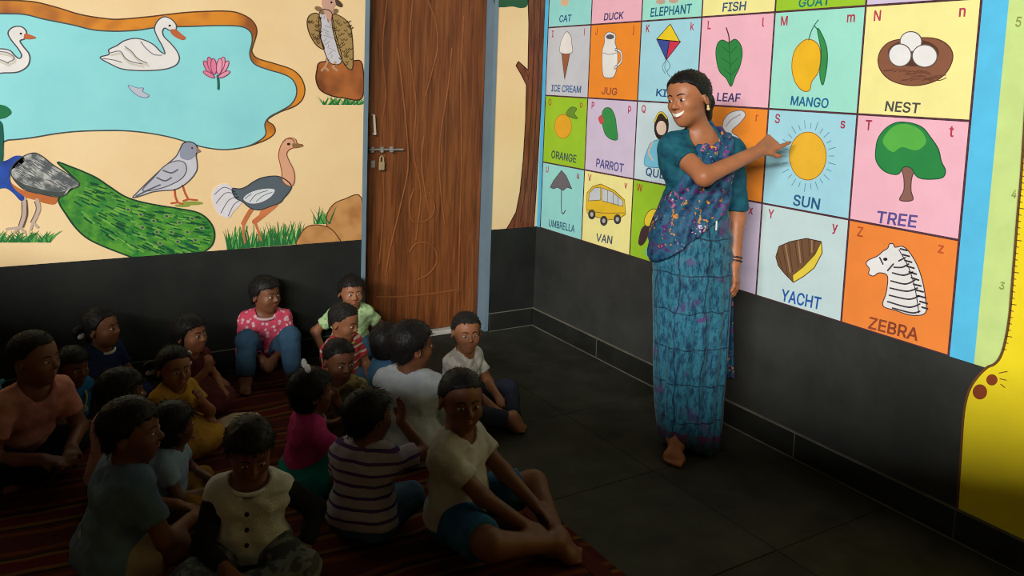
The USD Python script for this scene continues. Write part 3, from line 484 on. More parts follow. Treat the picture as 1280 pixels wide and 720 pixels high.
for k, yy in enumerate(np.arange(60, 440, 8.0)):
    x = np.interp(yy, [p[1] for p in gir[::-1]], [p[0] for p in gir[::-1]]); w_ = 7 if k % 5 == 0 else 4
    tk_.append(line(RIGHT, [(x + 1, yy), (x + w_, yy + 1)], .0028, smooth=False))
put(RIGHT, gf, 'scale_mark', union(tk_), (120, 96, 36), 11)
for wd, p0, p1, h in [('5', (1269, 33), (1276, 33.5), 12), ('4', (1264, 247), (1270, 248), 10), ('3', (1249, 361), (1255, 362), 9)]: text(RIGHT, hc, 'number', wd, p0, p1, h, (150, 160, 90), 2)
# ---------------------------------------------------------------- body kit: smooth signed-distance shapes turned into continuous surfaces
B3 = np.array([[i, j, k] for i in (0, 1) for j in (0, 1) for k in (0, 1)])
def nets(f, lo, hi, h, bs=4):
    """surface of f = 0 inside the box lo..hi at voxel size h (surface nets; only blocks near the surface are evaluated)"""
    lo = np.asarray(lo, float); n = np.ceil((np.asarray(hi, float) - lo) / (h * bs)).astype(int); N = n * bs
    D = np.full(N, 1.0, np.float32)
    big = 4                                                        # coarse pass on groups of blocks, then on blocks
    def centres(idx, size): return lo + (idx * size + (size - 1) / 2) * h
    ci = np.stack(np.meshgrid(*[np.arange(-(-k // big)) for k in n], indexing='ij'), -1).reshape(-1, 3)
    d = f(centres(ci, bs * big)); ci = ci[np.abs(d) < bs * big * h * .95 + .012]
    fi = (ci[:, None] * big + np.stack(np.meshgrid(*[np.arange(big)] * 3, indexing='ij'), -1).reshape(-1, 3)[None]).reshape(-1, 3); fi = fi[(fi < n).all(1)]
    bi_sign = np.full(n, 1.0, np.float32)
    cc = np.stack(np.meshgrid(*[np.arange(-(-k // big)) for k in n], indexing='ij'), -1).reshape(-1, 3)
    for s in np.nonzero(d < 0)[0]:
        a = cc[s] * big; bi_sign[a[0]:a[0] + big, a[1]:a[1] + big, a[2]:a[2] + big] = -1
    d2 = f(centres(fi, bs)); bi_sign[tuple(fi.T)] = np.where(d2 < 0, -1, 1)
    D *= np.repeat(np.repeat(np.repeat(bi_sign, bs, 0), bs, 1), bs, 2)
    act = fi[np.abs(d2) < bs * h * .95 + .008]
    o = np.stack(np.meshgrid(*[np.arange(bs)] * 3, indexing='ij'), -1).reshape(-1, 3)
    P = (act[:, None] * bs + o[None]).reshape(-1, 3)
    D[tuple(P.T)] = f(lo + P * h)
    sg = D < 0
    c = np.zeros(N - 1, np.int8)
    for b in B3: c += sg[b[0]:N[0] - 1 + b[0], b[1]:N[1] - 1 + b[1], b[2]:N[2] - 1 + b[2]]
    cells = np.argwhere((c > 0) & (c < 8))
    if not len(cells): raise ValueError('empty shape')
    val = np.stack([D[tuple((cells + b).T)] for b in B3], 1); acc = np.zeros((len(cells), 3)); cnt = np.zeros(len(cells))
    for i in range(8):
        for ax in range(3):
            if B3[i][ax] == 0:
                j = i + (4, 2, 1)[ax]; a, b = val[:, i], val[:, j]; x = (a < 0) != (b < 0)
                t = np.where(x, a / np.where(x, a - b, 1), 0); p = np.tile(B3[i].astype(float), (len(cells), 1)); p[:, ax] += t
                acc += p * x[:, None]; cnt += x
    V = lo + (cells + acc / cnt[:, None]) * h
    vid = np.full(N - 1, -1, np.int32); vid[tuple(cells.T)] = np.arange(len(cells)); F = []
    for ax in range(3):
        b, cx = [k for k in range(3) if k != ax]; e1 = np.eye(3, dtype=int)[b]; e2 = np.eye(3, dtype=int)[cx]; ea = np.eye(3, dtype=int)[ax]
        sl = lambda off: tuple(slice(off[k], N[k] - 1 + off[k]) for k in range(3))
        x = sg[sl((0, 0, 0))] != sg[sl(ea)]; x[tuple(slice(0, 1) if k == b else slice(None) for k in range(3))] = False; x[tuple(slice(0, 1) if k == cx else slice(None) for k in range(3))] = False
        E = np.argwhere(x)
        q = np.stack([vid[tuple(E.T)], vid[tuple((E - e1).T)], vid[tuple((E - e1 - e2).T)], vid[tuple((E - e2).T)]], 1)
        ok = (q >= 0).all(1); q, E = q[ok], E[ok]
        flip = sg[tuple(E.T)] if ax != 1 else ~sg[tuple(E.T)]
        q = np.where(flip[:, None], q, q[:, ::-1]); F += [q[:, [0, 1, 2]], q[:, [0, 2, 3]]]
    F = np.vstack(F)
    if trimesh.Trimesh(V, F, process=False).volume < 0: F = F[:, ::-1]
    return trimesh.Trimesh(V, F, process=False)
def smin(a, b, k):
    h = np.maximum(k - np.abs(a - b), 0) / k
    return np.minimum(a, b) - h * h * k * .25
def smax(a, b, k): return -smin(-a, -b, k)
class Shape:
    """round cones and ellipsoids blended into one field"""
    def __init__(self, k=.015): self.p, self.k = [], k
    def cap(self, a, b, ra, rb=None, k=None): self.p.append(('c', np.array(a, float), np.array(b, float), ra, ra if rb is None else rb, k or self.k)); return self
    def chain(self, pts, rs, k=None):
        for i in range(len(pts) - 1): self.cap(pts[i], pts[i + 1], rs[i], rs[i + 1], k)
        return self
    def ell(self, c, r, R=None, k=None, cut=False): self.p.append(('x' if cut else 'e', np.array(c, float), np.array(r, float), np.eye(3) if R is None else np.asarray(R), 0, k or self.k)); return self
    def add(self, f, k=None): self.p.append(('f', f, 0, 0, 0, k or self.k)); return self
    def bounds(self, pad=.02):
        L, H = [], []
        for q in self.p:
            if q[0] == 'c': r = max(q[3], q[4]); L += [np.minimum(q[1], q[2]) - r]; H += [np.maximum(q[1], q[2]) + r]
            elif q[0] == 'e': r = max(q[2]); L += [q[1] - r]; H += [q[1] + r]
        return np.min(L, 0) - pad, np.max(H, 0) + pad
    def __call__(self, X):
        d = None
        for t, a, b, c, e_, k in self.p:
            if t == 'c':
                v = b - a; L2 = max(v @ v, 1e-9); u = np.clip(((X - a) @ v) / L2, 0, 1)
                q = np.linalg.norm(X - a - u[:, None] * v, axis=1) - (c + (e_ - c) * u)
            elif t == 'f': q = a(X)
            else:
                y = (X - a) @ c; k0 = np.linalg.norm(y / b, axis=1); k1 = np.linalg.norm(y / (b * b), axis=1); q = k0 * (k0 - 1) / np.maximum(k1, 1e-6)
            d = q if d is None else (smax(d, -q, k) if t == 'x' else smin(d, q, k))
        return d
def rotz(a): c, s = math.cos(a), math.sin(a); return np.array([[c, -s, 0], [s, c, 0], [0, 0, 1.0]])
def rotx(a): c, s = math.cos(a), math.sin(a); return np.array([[1.0, 0, 0], [0, c, -s], [0, s, c]])
def roty(a): c, s = math.cos(a), math.sin(a); return np.array([[c, 0, s], [0, 1.0, 0], [-s, 0, c]])
def yaw_of(deg):
    """0 = facing right in the photograph, 90 = facing the camera, -90 = facing away; gives the turn about z of a figure that faces +y"""
    R2, F2 = RT[:2] / np.linalg.norm(RT[:2]), FW[:2] / np.linalg.norm(FW[:2]); a = math.radians(deg)
    d = math.cos(a) * R2 - math.sin(a) * F2; return math.atan2(d[1], d[0]) - math.pi / 2
class Head:
    """head of height H (chin to crown) at c, turned by the matrix R; local axes: x to the figure's right, y forward, z up, in head heights"""
    def __init__(self, c, R, H, child=True, smile=0):
        self.c, self.R, self.H, self.child, self.smile = np.asarray(c, float), R, H, child, smile
        s = Shape(.09); ch = child
        s.ell((0, -.05, .13), (.355, .43, .37)).ell((0, .06, -.10), (.285 if ch else .27, .32, .34))
        s.ell((0, .17, -.30), (.185 if ch else .17, .19, .17), k=.12).ell((0, .24, -.40), (.085, .08, .075), k=.08)
        for x in (-1, 1):
            s.ell((x * (.155 if ch else .15), .235 if ch else .225, -.13 if ch else -.10), (.13, .13, .13) if ch else (.11, .12, .10), k=.08)                    # cheeks
            s.cap((x * .06, .335, .075), (x * .20, .285, .085), .030, .026, k=.05)   # brows
            s.ell((x * .135, .405, .005), (.075, .055, .045), k=.05, cut=True)       # eye sockets
            s.cap((x * .135, .325, -.018), (x * .135, .325, .018), .046, .046, k=.03)  # lids
        s.cap((0, .365, .03), (0, .445, -.105), .026, .048, k=.035)
        for x in (-1, 1): s.ell((x * .048, .395, -.125), (.036, .045, .032), k=.03)
        s.cap((-.085, .335, -.235), (0, .372, -.222), .018, .026, k=.03).cap((.085, .335, -.235), (0, .372, -.222), .018, .026, k=.03)
        s.cap((-.07, .335, -.265), (.07, .335, -.265), .026, .026, k=.03).ell((0, .36, -.27), (.055, .03, .028), k=.03)
        for x in (-1, 1): s.ell((x * .355, -.035, -.03), (.045, .085, .125), roty(-x * .25) @ rotz(x * -.35), k=.03).ell((x * .395, -.03, -.02), (.03, .045, .07), k=.02, cut=True)
        self.s = s
    def to(self, X): return ((X - self.c) @ self.R) / self.H
    def frm(self, p): return self.c + (self.R @ np.asarray(p, float)) * self.H
    def field(self, X): return self.s(self.to(X)) * self.H
    def front(self, x, z):
        y = np.linspace(.7, 0, 141); v = self.s(np.stack([np.full(141, x), y, np.full(141, z)], 1)); return y[np.argmax(v < 0)]
    def bounds(self): return self.c - .75 * self.H, self.c + .75 * self.H
def ball(c, r, R=np.eye(3), n=2):
    s = trimesh.creation.icosphere(n); return trimesh.Trimesh(np.array(s.vertices) * r @ R.T + c, np.array(s.faces), process=False)
eye_m = mat('eye_white', (196, 186, 174), rough=.25, var=.05, spec=.5); iris_m = mat('eye_dark', (34, 22, 18), rough=.2, var=.1, spec=.6)
hair_m = mat('black_hair', (18, 16, 16), rough=.5, var=.4, scale=120, bump=.25, bscale=160, spec=.22, rgb2=(30, 27, 25)); brow_m = mat('brow_hair', (30, 22, 18), rough=.7, var=.2)
greyhair_m = mat('dusty_hair', (42, 38, 35), rough=.6, var=.4, scale=110, bump=.5, bscale=150, spec=.2, rgb2=(24, 22, 21))
teeth_m = mat('teeth', (236, 230, 218), rough=.3, var=.04, spec=.5)
def face_parts(t, h, lipm, brow=1.0, teeth=False):
    H, R = h.H, h.R
    for x in (-1, 1):
        y = h.front(x * .135, 0)
        e_ = obj('eye', ball(h.frm((x * .135, y - .018, .0)), np.array([.056, .030, .025]) * H, R @ rotz(-x * .25)), eye_m, t, smooth=True)
        obj('iris', ball(h.frm((x * .130, y + .004, .0)), np.array([.031, .010, .027]) * H, R @ rotz(-x * .25)), iris_m, e_, smooth=True)
        b = [(x * .05, 0, .082), (x * .12, 0, .105), (x * .20, 0, .085)]
        P = [h.frm((q[0], h.front(q[0], q[2]) - .004, q[2])) for q in b]
        obj('eyebrow', tube(crom(P, False, 4), np.array([.012, .014, .015, .016, .016, .014, .013, .010, .006]) * H * brow, 6), brow_m, t, smooth=True)
    sm = h.smile; xs_ = np.linspace(-1, 1, 9); wq = .085 + .055 * sm
    up_ = [h.frm((x * wq, h.front(x * wq, -.225 + .03 * sm * x * x) - .004, -.226 + .012 * (1 - abs(x)) * (1 - sm) - .004 * sm + .045 * sm * x * x)) for x in xs_]
    lo_ = [h.frm((x * wq, h.front(x * wq, -.268) - .004, -.262 - .034 * sm + .080 * sm * x * x + .012 * x * x)) for x in xs_]
    r = np.array([.006, .012, .016, .019, .019, .019, .016, .012, .006]) * H * (1 - .25 * sm)
    obj('lips', cat(tube(up_, r * (.8 if sm else 1), 6), tube(lo_, r * 1.1, 6)), lipm, t, smooth=True)
    if teeth:
        V, F = [], []
        for a, b in zip(up_, lo_):
            o = R @ np.array([0, .012, 0]) * H; V += [a + o, b + o]
        for i in range(8): k = 2 * i; F += [[k, k + 1, k + 3], [k, k + 3, k + 2]]
        V = np.array(V); V2 = V - R @ np.array([0, .02, 0]) * H; n = len(V)
        F2 = [[a + n, c + n, b + n] for a, b, c in F]; rim = [[0, n, n + 1], [0, n + 1, 1], [n - 2, n - 1, 2 * n - 1], [n - 2, 2 * n - 1, 2 * n - 2]]
        for i in range(8): k = 2 * i; rim += [[k, k + 2, k + 2 + n], [k, k + 2 + n, k + n], [k + 1, k + 1 + n, k + 3 + n], [k + 1, k + 3 + n, k + 3]]
        obj('teeth', trimesh.Trimesh(np.vstack([V, V2]), np.array(F + F2 + rim), process=False), teeth_m, t)
def hair_shape(h, style, seed):
    """cap of hair over the skull; style: crop, boy, bob, long"""
    zy = {'crop': [(-.6, -.24), (-.30, -.22), (-.12, -.02), (-.02, .06), (.08, .10), (.20, .27), (.30, .31), (.5, .33)],
          'boy': [(-.6, -.30), (-.30, -.29), (-.13, -.14), (-.05, -.02), (.06, .02), (.16, .20), (.30, .25), (.5, .26)],
          'bob': [(-.6, -.44), (-.25, -.43), (-.05, -.36), (.02, -.20), (.10, .02), (.20, .20), (.30, .25), (.5, .27)],
          'long': [(-.6, -.40), (-.30, -.38), (-.14, -.20), (-.06, -.02), (.06, .04), (.17, .22), (.26, .30), (.5, .34)]}[style]
    yy, zz = zip(*zy); off = {'crop': .018, 'boy': .042, 'bob': .055, 'long': .034}[style]
    sk = Shape(.06).ell((0, -.05, .13), (.355 + off, .43 + off, .37 + off)).ell((0, -.10, -.12), (.30 + off, .30 + off, .30 + off))
    def f(X):
        q = h.to(X); nz = (meshkit.noise(q * np.array([13, 13, 7]) + seed, seed) - .5) * .030 + (meshkit.noise(q * np.array([30, 30, 14]) + seed, seed + 1) - .5) * .016
        d = sk(q) + (nz * .6 if style != 'crop' else nz * .4); cut = (np.interp(q[:, 1], yy, zz) + (meshkit.noise(q * 16 + seed, seed + 2) - .5) * .05 - q[:, 2]) * .75
        return smax(d, cut, .03) * h.H
    return f
def hand(s, wrist, d, nrm, side, L, curl=.5, point=False, r=None, spread=.12, thumb=True):
    """palm, four fingers of unequal length and a thumb, added to the shape s. d: along the hand, nrm: out of the back of the hand, side: +1/-1 puts the thumb"""
    d = np.asarray(d, float); d /= np.linalg.norm(d); nrm = np.asarray(nrm, float); nrm = nrm - d * (d @ nrm); nrm /= np.linalg.norm(nrm); x = np.cross(d, nrm) * side
    r = r or L * .052; w = np.asarray(wrist, float); k = r * .8
    palm = w + d * L * .45
    for i, (o, fl) in enumerate([(.185, .42), (.062, .47), (-.062, .44), (-.18, .35)]):          # index, middle, ring, little
        kn = palm + x * L * o * .9 + d * L * (-.02 * abs(i - 1)); s.cap(w + x * L * o * .55 + d * L * .05, kn, r * 1.35, r * 1.15, k=r * 1.6)
        c = (.06 if (point and i == 0) else (1.25 if point else curl)); seg = fl * L * np.array([.45, .32, .23]); p = kn; a = c * .5 if not (point and i) else .9; fd = d + x * spread * (1.5 - i) * .6; fd /= np.linalg.norm(fd)
        for j, sl in enumerate(seg):
            q = p + (fd * math.cos(a) - nrm * math.sin(a)) * sl; s.cap(p, q, r * (1 - .1 * j), r * (.92 - .12 * j), k=k); p = q; a += c * .75
    if thumb:
        b = w + x * L * .16 + d * L * .12; t1 = b + (x * .62 + d * .72 - nrm * .25) * L * .22; t2 = t1 + (x * .25 + d * .9 - nrm * .3) * L * .16
        s.cap(w + d * L * .06, b, r * 1.3, r * 1.3, k=r * 1.4); s.cap(b, t1, r * 1.25, r * 1.05, k=k); s.cap(t1, t2, r * 1.0, r * .85, k=k)
def foot(s, ankle, d, L, r, up=(0, 0, 1)):
    """heel, arch and five toes"""
    d = np.asarray(d, float); d /= np.linalg.norm(d); up = np.asarray(up, float); up = up - d * (d @ up); up /= np.linalg.norm(up); x = np.cross(d, up); a = np.asarray(ankle, float)
    heel = a - d * L * .18 - up * r * 1.1; ball_ = a + d * L * .48 - up * r * 1.35
    s.cap(a, heel, r * 1.0, r * .95).cap(a + d * L * .08, ball_, r * .95, r * .62)
    s.cap(ball_ + x * r * .55, ball_ - x * r * .75, r * .55, r * .5)
    for i, o in enumerate((-.85, -.40, 0, .36, .70)):
        b = ball_ + x * r * o; s.cap(b, b + d * L * (.24 - .028 * abs(i - .5)) - up * r * .12, r * (.36 - .02 * i), r * (.30 - .02 * i), k=.004)

def strands(hair_prim, me, h, n, length, seed, material, lift=.35, back=True, messy=.25):
    """loose fine hair over the cap, combed away from the crown"""
    R = np.random.default_rng(seed); me = trimesh.Trimesh(me.vertices, me.faces, process=False)
    a = me.area_faces; fi = R.choice(len(a), n, p=a / a.sum()); tri = me.triangles[fi]; w = R.dirichlet((1, 1, 1), n); P = (tri * w[:, :, None]).sum(1); N = me.face_normals[fi]
    if me.volume < 0: N = -N
    q = h.to(P); ok = (q[:, 2] > -.30) & (N @ h.R[:, 1] * 0 + 1 > 0); flow = P - h.frm((.03, -.02, .50)); flow[:, 2] -= .03
    if back: flow = h.R @ np.array([0, -1, -.25]) + flow * 0
    flow = flow - N * (flow * N).sum(1, keepdims=True); flow /= np.linalg.norm(flow, axis=1, keepdims=True) + 1e-9
    L = length * R.uniform(.5, 1.25, (n, 1)); j = R.normal(0, messy, (n, 3)); d1 = flow + j + N * lift; d2 = flow + j * 1.6 + N * lift * .2
    pts = np.stack([P - N * .002, P + d1 * L * .5, P + d1 * L * .5 + d2 * L * .5], 1)[ok].reshape(-1, 3); k = len(pts) // 3
    c = UsdGeom.BasisCurves.Define(stage, str(hair_prim.GetPath()) + '/hair_strand'); c.CreateTypeAttr('linear'); c.CreatePointsAttr(Vt.Vec3fArray.FromNumpy(pts.astype(np.float32))); c.CreateCurveVertexCountsAttr(Vt.IntArray.FromNumpy(np.full(k, 3, np.int32)))
    c.CreateWidthsAttr(Vt.FloatArray.FromNumpy(np.tile(np.array([.0016, .0013, .0005], np.float32), k))); c.SetWidthsInterpolation('vertex'); UsdShade.MaterialBindingAPI.Apply(c.GetPrim()).Bind(material); props(c.GetPrim(), kind='stuff')
# ---------------------------------------------------------------- the seated children
skins = [mat('skin_%s' % 'abc'[i], c, rough=.5, var=.10, scale=14, spec=.35, rgb2=c2) for i, (c, c2) in enumerate([((128, 82, 56), (114, 71, 48)), ((110, 69, 47), (97, 60, 41)), ((156, 103, 71), (140, 90, 61))])]
lip_ms = [mat('lip_%s' % 'abc'[i], c, rough=.4, var=.1) for i, c in enumerate([(128, 66, 56), (104, 54, 46), (150, 84, 72)])]
def cloth(name, rgb, pattern=None, rgb2=(60, 60, 80), scale=1.0, rough=.85):
    key = 'cloth_' + name
    if key in _m: return _m[key]
    if pattern is None: return mat(key, rgb, rough=rough, var=.18, scale=18, bump=.25, bscale=200, spec=.15)
    nodes = {'g': ('geometry', {}), 'mp': ('mapping', {'scale': (1, 1, 1)}), 'p': ('principled_bsdf', {'roughness': rough, 'specular_ior_level': .15}), 'n2': ('noise_texture', {'scale': 200.0, 'detail': 2.0}), 'b': ('bump', {'strength': .25, 'distance': .005})}
    links = [('g.position', 'mp.vector'), ('n2.fac', 'b.height'), ('g.position', 'n2.vector'), ('b.normal', 'p.normal')]
    a, b = tuple(srgb(rgb)), tuple(srgb(rgb2))
    if pattern == 'stripe':
        nodes['w'] = ('wave_texture', {'bands_direction': 'z', 'scale': 9.0 * scale, 'distortion': 1.2, 'detail': 1.0, 'detail_scale': .6}); nodes['r'] = ('rgb_ramp', {'ramp': [(.0, b), (.13, b), (.19, a), (1, a)]})
        links += [('mp.vector', 'w.vector'), ('w.fac', 'r.fac'), ('r.color', 'p.base_color')]
    elif pattern == 'floral':
        nodes['v'] = ('voronoi_texture', {'scale': 42.0 * scale}); nodes['r'] = ('rgb_ramp', {'ramp': [(.0, b), (.30, b), (.38, a), (1, a)]})
        links += [('mp.vector', 'v.vector'), ('v.distance', 'r.fac'), ('r.color', 'p.base_color')]
    else:
        nodes['n'] = ('noise_texture', {'scale': 34.0 * scale, 'detail': 2.0}); nodes['r'] = ('rgb_ramp', {'ramp': [(.0, a), (.46, a), (.54, b), (1, b)]})
        links += [('mp.vector', 'n.vector'), ('n.fac', 'r.fac'), ('r.color', 'p.base_color')]
    _m[key] = usdkit.material(stage, '/World/Looks/' + key, nodes, links, surface='p.BSDF'); return _m[key]
def ik(S_, W_, l1, l2, pole):
    d = W_ - S_; D = np.linalg.norm(d); D2 = min(D, (l1 + l2) * .995); u = d / D; W2 = S_ + u * D2
    a = (l1 * l1 - l2 * l2 + D2 * D2) / (2 * D2); hgt = math.sqrt(max(l1 * l1 - a * a, 0)); p = pole - u * (u @ pole); p /= np.linalg.norm(p)
    return S_ + u * a + p * hgt, W2
ARMS = {'lap': ((.05, .185, .125), (-.6, .75, -.2), (0, .3, 1), .35), 'knee': ((.165, .185, .165), (.1, .9, -.45), (0, .45, .9), .35), 'chin': ((.035, .165, .262), (-.25, .0, .95), (.25, .9, .1), .9),
        'clap': ((.045, .20, .265), (-.12, .35, .9), (1, .1, .1), .15), 'side': ((.205, .0, .050), (.25, .8, -.3), (0, .3, 1), .25), 'ankles': ((.05, .265, .085), (-.25, .9, -.3), (.2, .3, .9), .5),
        'front': ((.08, .27, .06), (-.1, .95, -.2), (.1, .2, 1), .3), 'hang': ((.165, .06, .075), (.05, .75, -.55), (.7, .3, .6), .4), 'up': ((.11, .19, .30), (-.05, .25, .95), (.5, .8, .1), .5), 'high': ((.06, .17, .35), (.0, .15, .98), (.5, .8, .1), .35), 'back': ((.16, -.08, .075), (.1, .2, -.9), (.6, -.4, .5), .4), 'between': ((.03, .20, .13), (-.5, .7, -.4), (.3, .7, .6), .5)}
LEGS = {'cross': lambda sx: ((sx * .165, .155, .085), (-sx * .035, .185 + .035 * (sx > 0), .048), (-sx * .95, -.10, -.12), (0, .35, .9)),
        'tight': lambda sx: ((sx * .120, .130, .098), (-sx * .030, .135 + .032 * (sx > 0), .048), (-sx * .9, -.25, -.12), (0, .35, .9)),
        'up': lambda sx: ((sx * .105, .205, .235), (sx * .115, .275, .048), (sx * .12, 1, -.05), (0, 0, 1)),
        'open': lambda sx: ((sx * .185, .175, .105), (sx * .015, .31, .048), (-sx * .35, .9, -.05), (sx * .3, 0, 1)),
        'side': lambda sx: ((.06 + sx * .10, .20, .07), (.16 + sx * .05, .03, .045), (.35, -.85, -.1), (.2, .1, 1))}
def child(label, px, py, hz, body, head, top, pitch=0, roll=0, lean=.02, legs='cross', arms=('lap', 'lap'), bottom='trousers', bottom_m=None, top_m=None, sleeve='short', hair='boy', hairmat=None, skin=0, H=.184, group=None, extra=None, seed=0, shade=None, smile=0, dx=0):
    t = thing('person', label, 'person', 'children sitting on the classroom floor')
    s = hz / .43; C0 = hit(px, py, 2, hz); Rz = rotz(yaw_of(body)); rl = np.array([dx, lean + .012, 0]) * s
    root = np.array([C0[0], C0[1], 0]) - Rz @ rl; root[2] = 0.009 if root[0] < RUG_X else 0.002
    T = lambda p: root + Rz @ (np.asarray(p, float) * s)
    sk, lipm = skins[skin], lip_ms[skin]
    hR = rotz(yaw_of(head)) @ roty(math.radians(roll)) @ rotx(-math.radians(pitch))
    h = Head((C0[0], C0[1], hz), hR, H * (s * .6 + .4), True, smile); lx = lambda z: np.clip((z - .08) / .24, 0, 1)
    def torso(g):
        q = Shape(.03); y = lambda z: lean * lx(z)
        q.cap(T((-.045, y(.08) - .005, .082)), T((.045, y(.08) - .005, .082)), (.074 + g) * s)
        q.cap(T((-.024, y(.16), .16)), T((.024, y(.16), .16)), (.068 + g) * s)
        q.cap(T((-.040, y(.24) - .002, .245)), T((.040, y(.24) - .002, .245)), (.062 + g) * s)
        for x in (-1, 1): q.cap(T((x * .03, lean * .95, .300)), T((x * .088, lean * .9, .285)), (.040 + g) * s, (.036 + g) * s)
        return q
    b = torso(0); J = {}
    b.cap(T((0, lean - .004, .305)), h.frm((0, -.10, -.30)), .041 * s, .036 * s, k=.02)
    for i, x in enumerate((1, -1)):
        w, d, n, c = arms[i] if not isinstance(arms[i], str) else ARMS[arms[i]]
        Sh = T((x * .096, lean * .9, .282)); W = T((x * w[0], w[1] + lean * .4, w[2])); E_, W = ik(Sh, W, .158 * s, .142 * s, Rz @ np.array([x * .8, -.35, -.75]))
        dd, nn = Rz @ np.array([x * d[0], d[1], d[2]]), Rz @ np.array([x * n[0], n[1], n[2]])
        b.chain([Sh, E_, W], [.031 * s, .025 * s, .019 * s], k=.018); hand(b, W, dd, nn, x, .098 * s, c, r=.0068 * s); J['arm', x] = (Sh, E_, W)
        kn, an, fd, fu = LEGS[legs](x); hip = T((x * .062, .012, .078)); kn, an = T(kn), T(an)
        b.chain([hip, kn, an], [.058 * s, .042 * s, .025 * s], k=.02); foot(b, an, Rz @ np.array(fd), .115 * s, .023 * s, Rz @ np.array(fu)); J['leg', x] = (hip, kn, an)
    b.add(h.field, .02)
    lo, hi = b.bounds(.03); l2, h2 = h.bounds(); lo, hi = np.minimum(lo, l2), np.maximum(hi, h2); lo[2] = -.03
    def fl(f): return lambda X: smax(f(X), root[2] - X[:, 2], .004)
    obj('body', nets(fl(b), lo, hi, .0066), sk, t, smooth=True)
    wr = lambda X, a: (meshkit.noise(X * 26 + seed, seed) - .5) * a + (meshkit.noise(X * 60 + seed, seed + 3) - .5) * a * .45
    g = torso(.013)
    if top == 'dress':
        g.ell(T((0, .085, .07)), np.array([.195, .185, .085]) * s, Rz, k=.06)
    if top == 'kurta': g.ell(T((0, .03, .075)), np.array([.15, .14, .08]) * s, Rz, k=.05)
    for x in (1, -1):
        Sh, E_, W = J['arm', x]
        if sleeve == 'none': continue
        v = (E_ - Sh) / np.linalg.norm(E_ - Sh)
        if sleeve == 'short':
            L_ = .095 * s; q = Shape(.01).cap(Sh, Sh + v * (L_ + .04), .040 * s, .042 * s)
            g.add(lambda X, q=q, Sh=Sh, v=v, L_=L_: smax(q(X), (X - Sh) @ v - L_, .004), .012)
        else:
            u = (W - E_) / np.linalg.norm(W - E_); L_ = np.linalg.norm(W - E_) * .93
            q = Shape(.012).cap(Sh, E_, .043 * s, .037 * s).cap(E_, E_ + u * (L_ + .03), .037 * s, .031 * s)
            g.add(lambda X, q=q, E_=E_, u=u, L_=L_: smax(q(X), np.where((X - E_) @ u > 0, (X - E_) @ u - L_, -1), .004), .012)
    nb = T((0, lean + .018, .342)); vest = sleeve == 'none'
    hem = .062 if bottom in ('trousers', 'shorts', 'skirt') else .03
    def top_f(X):
        d = g(X) + wr(X, .012); d = smax(d, .052 * s * (1.15 if vest else 1) - np.linalg.norm((X - nb) * [1, 1, .8], axis=1), .006)
        return smax(d, root[2] + .003 + (hem * s if top not in ('dress', 'kurta') else 0) - X[:, 2], .006)
    nm = {'dress': 'dress', 'kurta': 'kurta', 'vest': 'vest'}.get(top, 'shirt')
    lo2, hi2 = g.bounds(.08); lo2[2] = -.02
    obj(nm, nets(top_f, lo2, hi2, .0066), top_m, t, smooth=True)
    if bottom and top != 'dress':
        g2 = Shape(.02).cap(T((-.045, -.005, .080)), T((.045, -.005, .080)), .081 * s).cap(T((-.03, 0, .125)), T((.03, 0, .125)), .074 * s)
        for x in (1, -1):
            hip, kn, an = J['leg', x]
            if bottom == 'shorts':
                v = (kn - hip) / np.linalg.norm(kn - hip); L_ = np.linalg.norm(kn - hip) * .80; q = Shape(.01).cap(hip, kn, .069 * s, .060 * s)
                g2.add(lambda X, q=q, hip=hip, v=v, L_=L_: smax(q(X), (X - hip) @ v - L_, .004), .015)
            else:
                u = (an - kn) / np.linalg.norm(an - kn); L_ = np.linalg.norm(an - kn) * .90; q = Shape(.012).cap(hip, kn, .069 * s, .054 * s).cap(kn, an, .054 * s, .042 * s)
                g2.add(lambda X, q=q, kn=kn, u=u, L_=L_: smax(q(X), np.where((X - kn) @ u > 0, (X - kn) @ u - L_, -1), .004), .015)
        if bottom == 'skirt': g2.ell(T((0, .08, .065)), np.array([.19, .175, .08]) * s, Rz, k=.05)
        lo3, hi3 = b.bounds(.04); lo3[2] = -.02; hi3[2] = .36
        obj({'shorts': 'shorts', 'skirt': 'skirt'}.get(bottom, 'trousers'), nets(lambda X: smax(smax(g2(X) + wr(X, .010), root[2] + .002 - X[:, 2], .004), X[:, 2] - (.185 * s if legs != 'up' else 9), .004), lo3, hi3, .0066), bottom_m, t, smooth=True)
    a_, b_ = h.bounds(); hm = nets(hair_shape(h, hair, seed * 3 + 1), a_, b_, .0052); hp = obj('hair', hm, hairmat or hair_m, t, smooth=True)
    strands(hp, hm, h, 900, {'crop': .009, 'boy': .018}.get(hair, .022), seed, hairmat or hair_m, .4 if hair == 'crop' else .14, hair == 'long', .2)
    face_parts(t, h, lipm, 1.0)
    if extra: extra(t, h, T, s, J)
    return t
RUG_X = -1.13
def collar(m):
    def f(t, h, T, s, J):
        th = np.linspace(-2.7, 2.7, 19); P = [T((.060 * math.sin(a), .012 + .022 + .052 * math.cos(a), .314 - .014 * math.cos(a))) for a in th]; obj('collar', tube(P, .0075 * s, 8), m, t, smooth=True)
    return f
